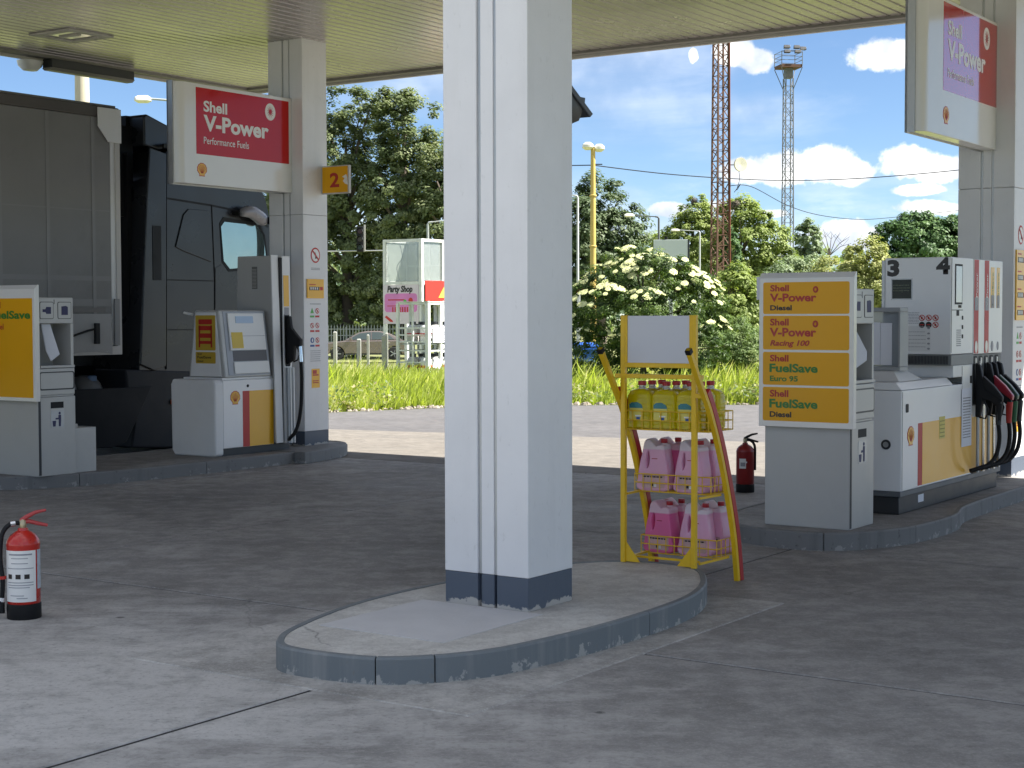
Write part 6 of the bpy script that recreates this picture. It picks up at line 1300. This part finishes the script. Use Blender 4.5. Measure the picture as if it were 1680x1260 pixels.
for x, y, lab in ((1391, 402, 'tiny dark conifer on the skyline left of its twin'), (1412, 406, 'tiny dark conifer on the skyline beside the willow shrub')):
    D = 160; p = G(x, D); h = Z(y, D)-p[2]; t = thing('conifer', lab, 'tree', p, world=True, group='tiny conifers on the skyline'); part('trunk', MB().tube([(0, 0, 0), (0, 0, h)], [.2, .03], 6), BARK, t)
    n = 1400; zz = RNG.random(n)**1.3; r = (1-zz)*h*.17+.08; an = RNG.random(n)*6.28; P = np.stack([r*np.cos(an), r*np.sin(an), zz*h*.98], 1); nr = np.stack([np.cos(an), np.sin(an), .5+0*an], 1)+RNG.normal(size=(n, 3))*.3; nr /= np.linalg.norm(nr, axis=1)[:, None]
    o = link('crown', leaf_mesh('crown', P, nr, np.full(n, .2), .4+.2*RNG.normal(size=n)), t); o.data.materials.append(DKG)
# rook nests and mistletoe
for x, y, D, r in ((1206.5, 337, 119, .42), (1139, 330, 125, .35)):
    p = A(x, y, D); n = 260; d = unit(n); me = leaf_mesh('nest', d*r*RNG.random(n)[:, None]**.4, d, np.full(n, .12), .1+.1*RNG.random(n), .2); o = link('twig_nest', me); me.materials.append(BARK); o.location = p
    tag(o, 'dark twig ball in the top of the tree right of the rusty mast' if x > 1200 else 'dark twig ball in the top of the tree left of the rusty mast', 'nest', 'twig balls in the treetops'); ORG[o] = (0, 0, 0)
# far woodland that reads as one mass
n = 26000; xs = RNG.uniform(-60, 90, n); D = RNG.uniform(175, 215, n); top = 6.5+2.2*np.sin(xs*.21)+1.5*np.sin(xs*.53+1)+.8*np.sin(xs*1.3); z = -.7+RNG.random(n)**.8*top
nr = unit(n)+np.array([0, -.4, .7]); nr /= np.linalg.norm(nr, axis=1)[:, None]
o = link('far_woodland', leaf_mesh('far_woodland', np.stack([xs, D, z], 1), nr, RNG.uniform(.3, .6, n), .45+.25*RNG.normal(size=n)+.2*np.sin(xs*.4))); o.data.materials.append(SLG); tag(o, 'low band of distant woodland along the horizon', 'woodland', kind='stuff')

# flowering elder bush with its umbels
ELD = leafmat('elder_leaves', [(0.014, 0.032, 0.007), (0.04, 0.08, 0.014), (0.09, 0.145, 0.026), (0.19, 0.24, 0.06)], 0.28)
FLW = mat('elder_flower', (.56, .58, .28), .8, var=.12, scale=3)
def bush(label, blobs, ncl, per, ls, m, flowers, base, D):
    t = tree('elder_bush' if flowers else 'bush', label, base, blobs, ncl, per, ls, m, .22, 'bushes along the verge', trunk=.07, tint0=.45, lname='foliage', inner=.3); t['category'] = 'bush'
    if not flowers: return
    ms = []
    for k in range(3):
        mb = MB(); rr = random.Random(k)
        for i in range(34):
            a, q = rr.random()*6.28, math.sqrt(rr.random()); x, y, z = q*math.cos(a), q*math.sin(a), .18*(1-q*q)+rr.uniform(-.05, .05); s = .17
            mb.add([(x-s, y, z), (x, y-s, z+.06), (x+s, y, z), (x, y+s, z+.06)], [(0, 1, 2, 3)])
        mb.lathe([(.02, -.5), (.5, -.12), (.95, .02)], n=10)
        me = mesh_of('umbel', mb); me.materials.append(FLW); ms.append(me)
    B = np.array(blobs); cnt = 0; base = np.array(base); tries = 0
    while cnt < flowers and tries < 9000:
        tries += 1
        b = B[RNG.choice(len(B), p=B[:, 3]*B[:, 5]/(B[:, 3]*B[:, 5]).sum())]; d = unit(1)[0]
        if d[1] > .45: continue
        if d[2] < -.3 or RNG.random() > .06+1.0*max(0, d[2])**1.2: continue
        P = b[:3]+d*b[3:6]*RNG.uniform(.96, 1.07)
        if np.min(np.sqrt((((P-B[:, :3])/B[:, 3:6])**2).sum(1))) < .93: continue
        o = link('flower_umbel', ms[cnt % 3], t); s = RNG.uniform(.045, .10); o.location = P-base; o.scale = (s, s, s)
        nrm = Vector((d[0]*.7, d[1]*.7-.25, .9)); o.rotation_euler = nrm.to_track_quat('Z', 'Y').to_euler(); cnt += 1
D = 31
bush('big elder bush covered in cream flower heads behind the bottle rack', [pxblob(1060, 470, 92, 52, D, 90), pxblob(1010, 520, 90, 75, D, 90), pxblob(1110, 510, 82, 72, D, 90), pxblob(1040, 445, 40, 32, D, 60), pxblob(975, 560, 64, 62, D, 80), pxblob(1130, 565, 70, 62, D, 80), pxblob(1050, 570, 100, 60, D, 90), pxblob(1010, 425, 14, 18, D, 20), pxblob(985, 452, 22, 18, D, 40), pxblob(1032, 418, 18, 14, D, 30), pxblob(1076, 424, 24, 16, D, 40, -1), pxblob(1112, 440, 24, 18, D, 40), pxblob(1150, 470, 22, 20, D, 40), pxblob(1172, 505, 16, 22, D, 40), pxblob(952, 485, 18, 22, D, 40), pxblob(1165, 548, 22, 20, D, 40, -1), pxblob(1060, 500, 40, 26, D, 40, -1.1), pxblob(1000, 490, 30, 24, D, 40, -1)], 900, 42, .042, ELD, 185, G(1055, D), D)
D = 33
bush('green bush without flowers between the elder and the service stand', [pxblob(1205, 565, 44, 46, D, 50), pxblob(1240, 580, 40, 40, D, 50), pxblob(1185, 590, 40, 36, D, 50)], 330, 42, .035, leafmat('bush_leaves', [(0.048, 0.088, 0.024), (0.112, 0.176, 0.048), (0.176, 0.24, 0.072), (0.256, 0.32, 0.128)], .3), 0, G(1210, D), D)

# low broad-leaved weeds spilling over the broken kerb
nw = 9000; kk = RNG.integers(0, 260, nw); wx_ = RNG.uniform(-9, 9.5, 260); wy_ = np.interp(wx_, [q[0] for q in sorted(far)], [q[1] for q in sorted(far)])+.1+RNG.random(260)**1.6*2.2
sc_ = .06+.2*RNG.random(260); P = np.stack([wx_[kk]+RNG.normal(size=nw)*sc_[kk], wy_[kk]+RNG.normal(size=nw)*sc_[kk]*.7, .02+RNG.random(nw)*sc_[kk]*1.6], 1); nr = unit(nw)*.6+np.array([0, -.2, .8]); nr /= np.linalg.norm(nr, axis=1)[:, None]
o = link('verge_weeds', leaf_mesh('verge_weeds', P, nr, RNG.uniform(.02, .05, nw), .4+.25*RNG.normal(size=260)[kk]+.1*RNG.normal(size=nw))); o.data.materials.append(leafmat('weed_leaves', [(.04, .075, .02), (.10, .15, .035), (.2, .22, .07), (.34, .29, .15)], .3)); tag(o, 'low mixed weeds along the broken edge of the verge', 'weeds', kind='stuff')

# tall verge grass
GRS = leafmat('verge_grass_blades', [(.2, .25, .045), (.34, .40, .075), (.46, .50, .13), (.60, .55, .30)], .5, .6)
n = 60000; xs = RNG.uniform(-9.5, 9.5, n); fx = np.interp(xs, [q[0] for q in sorted(far)], [q[1] for q in sorted(far)]); t_ = RNG.random(n)**1.5; ys = fx+.12+.25*RNG.random(n)**2+t_*15
hh = (.16+.27*np.clip((ys-fx)/1.8, 0, 1))*(.55+.75*RNG.random(n))*(1+.3*np.sin(xs*1.7)*np.sin(ys*1.1))
lean = RNG.normal(size=(n, 2))*.22+np.array([.22, 0]); w = .012+.012*RNG.random(n); dry = (np.sin(xs*.9+2)*np.sin(ys*.7+xs*.3) > .55)|(RNG.random(n) < .12); hh *= np.where(RNG.random(n) < .3, .55, 1)*(1+.35*np.sin(xs*3.1+ys*2.3)*np.sin(xs*1.3)); an = RNG.random(n)*3.14; wx, wy = w*np.cos(an), w*np.sin(an)
z0 = np.array([tz(y)-.16 for y in ys]); b = np.stack([xs, ys, z0], 1); m1_ = b+np.stack([lean[:, 0]*hh*.35, lean[:, 1]*hh*.35, hh*.62+.1], 1); tp = b+np.stack([lean[:, 0]*hh*1.25, lean[:, 1]*hh*1.25, hh*.98+.16], 1)
s = np.stack([wx, wy, 0*wx], 1); v = np.stack([b-s, b+s, m1_+s*.8, m1_-s*.8, tp], 1).reshape(-1, 3)
me = bpy.data.meshes.new('verge_grass'); me.vertices.add(5*n); me.vertices.foreach_set('co', v.ravel().astype(np.float32))
k = np.arange(n)*5; li_ = np.stack([k, k+1, k+2, k+3, k+3, k+2, k+4], 1).ravel(); me.loops.add(7*n); me.loops.foreach_set('vertex_index', li_.astype(np.int32)); me.polygons.add(2*n)
me.polygons.foreach_set('loop_start', np.stack([np.arange(n)*7, np.arange(n)*7+4], 1).ravel().astype(np.int32)); me.update(calc_edges=True)
a = me.attributes.new('tint', 'FLOAT', 'POINT'); a.data.foreach_set('value', np.repeat(np.clip(.4+.16*RNG.normal(size=n)+.15*np.sin(xs*2.1+ys)+.35*dry, 0, 1), 5).astype(np.float32))
o = link('verge_grass', me); me.materials.append(GRS); tag(o, 'tall bright green grass on the verge beyond the road', 'grass', kind='stuff')
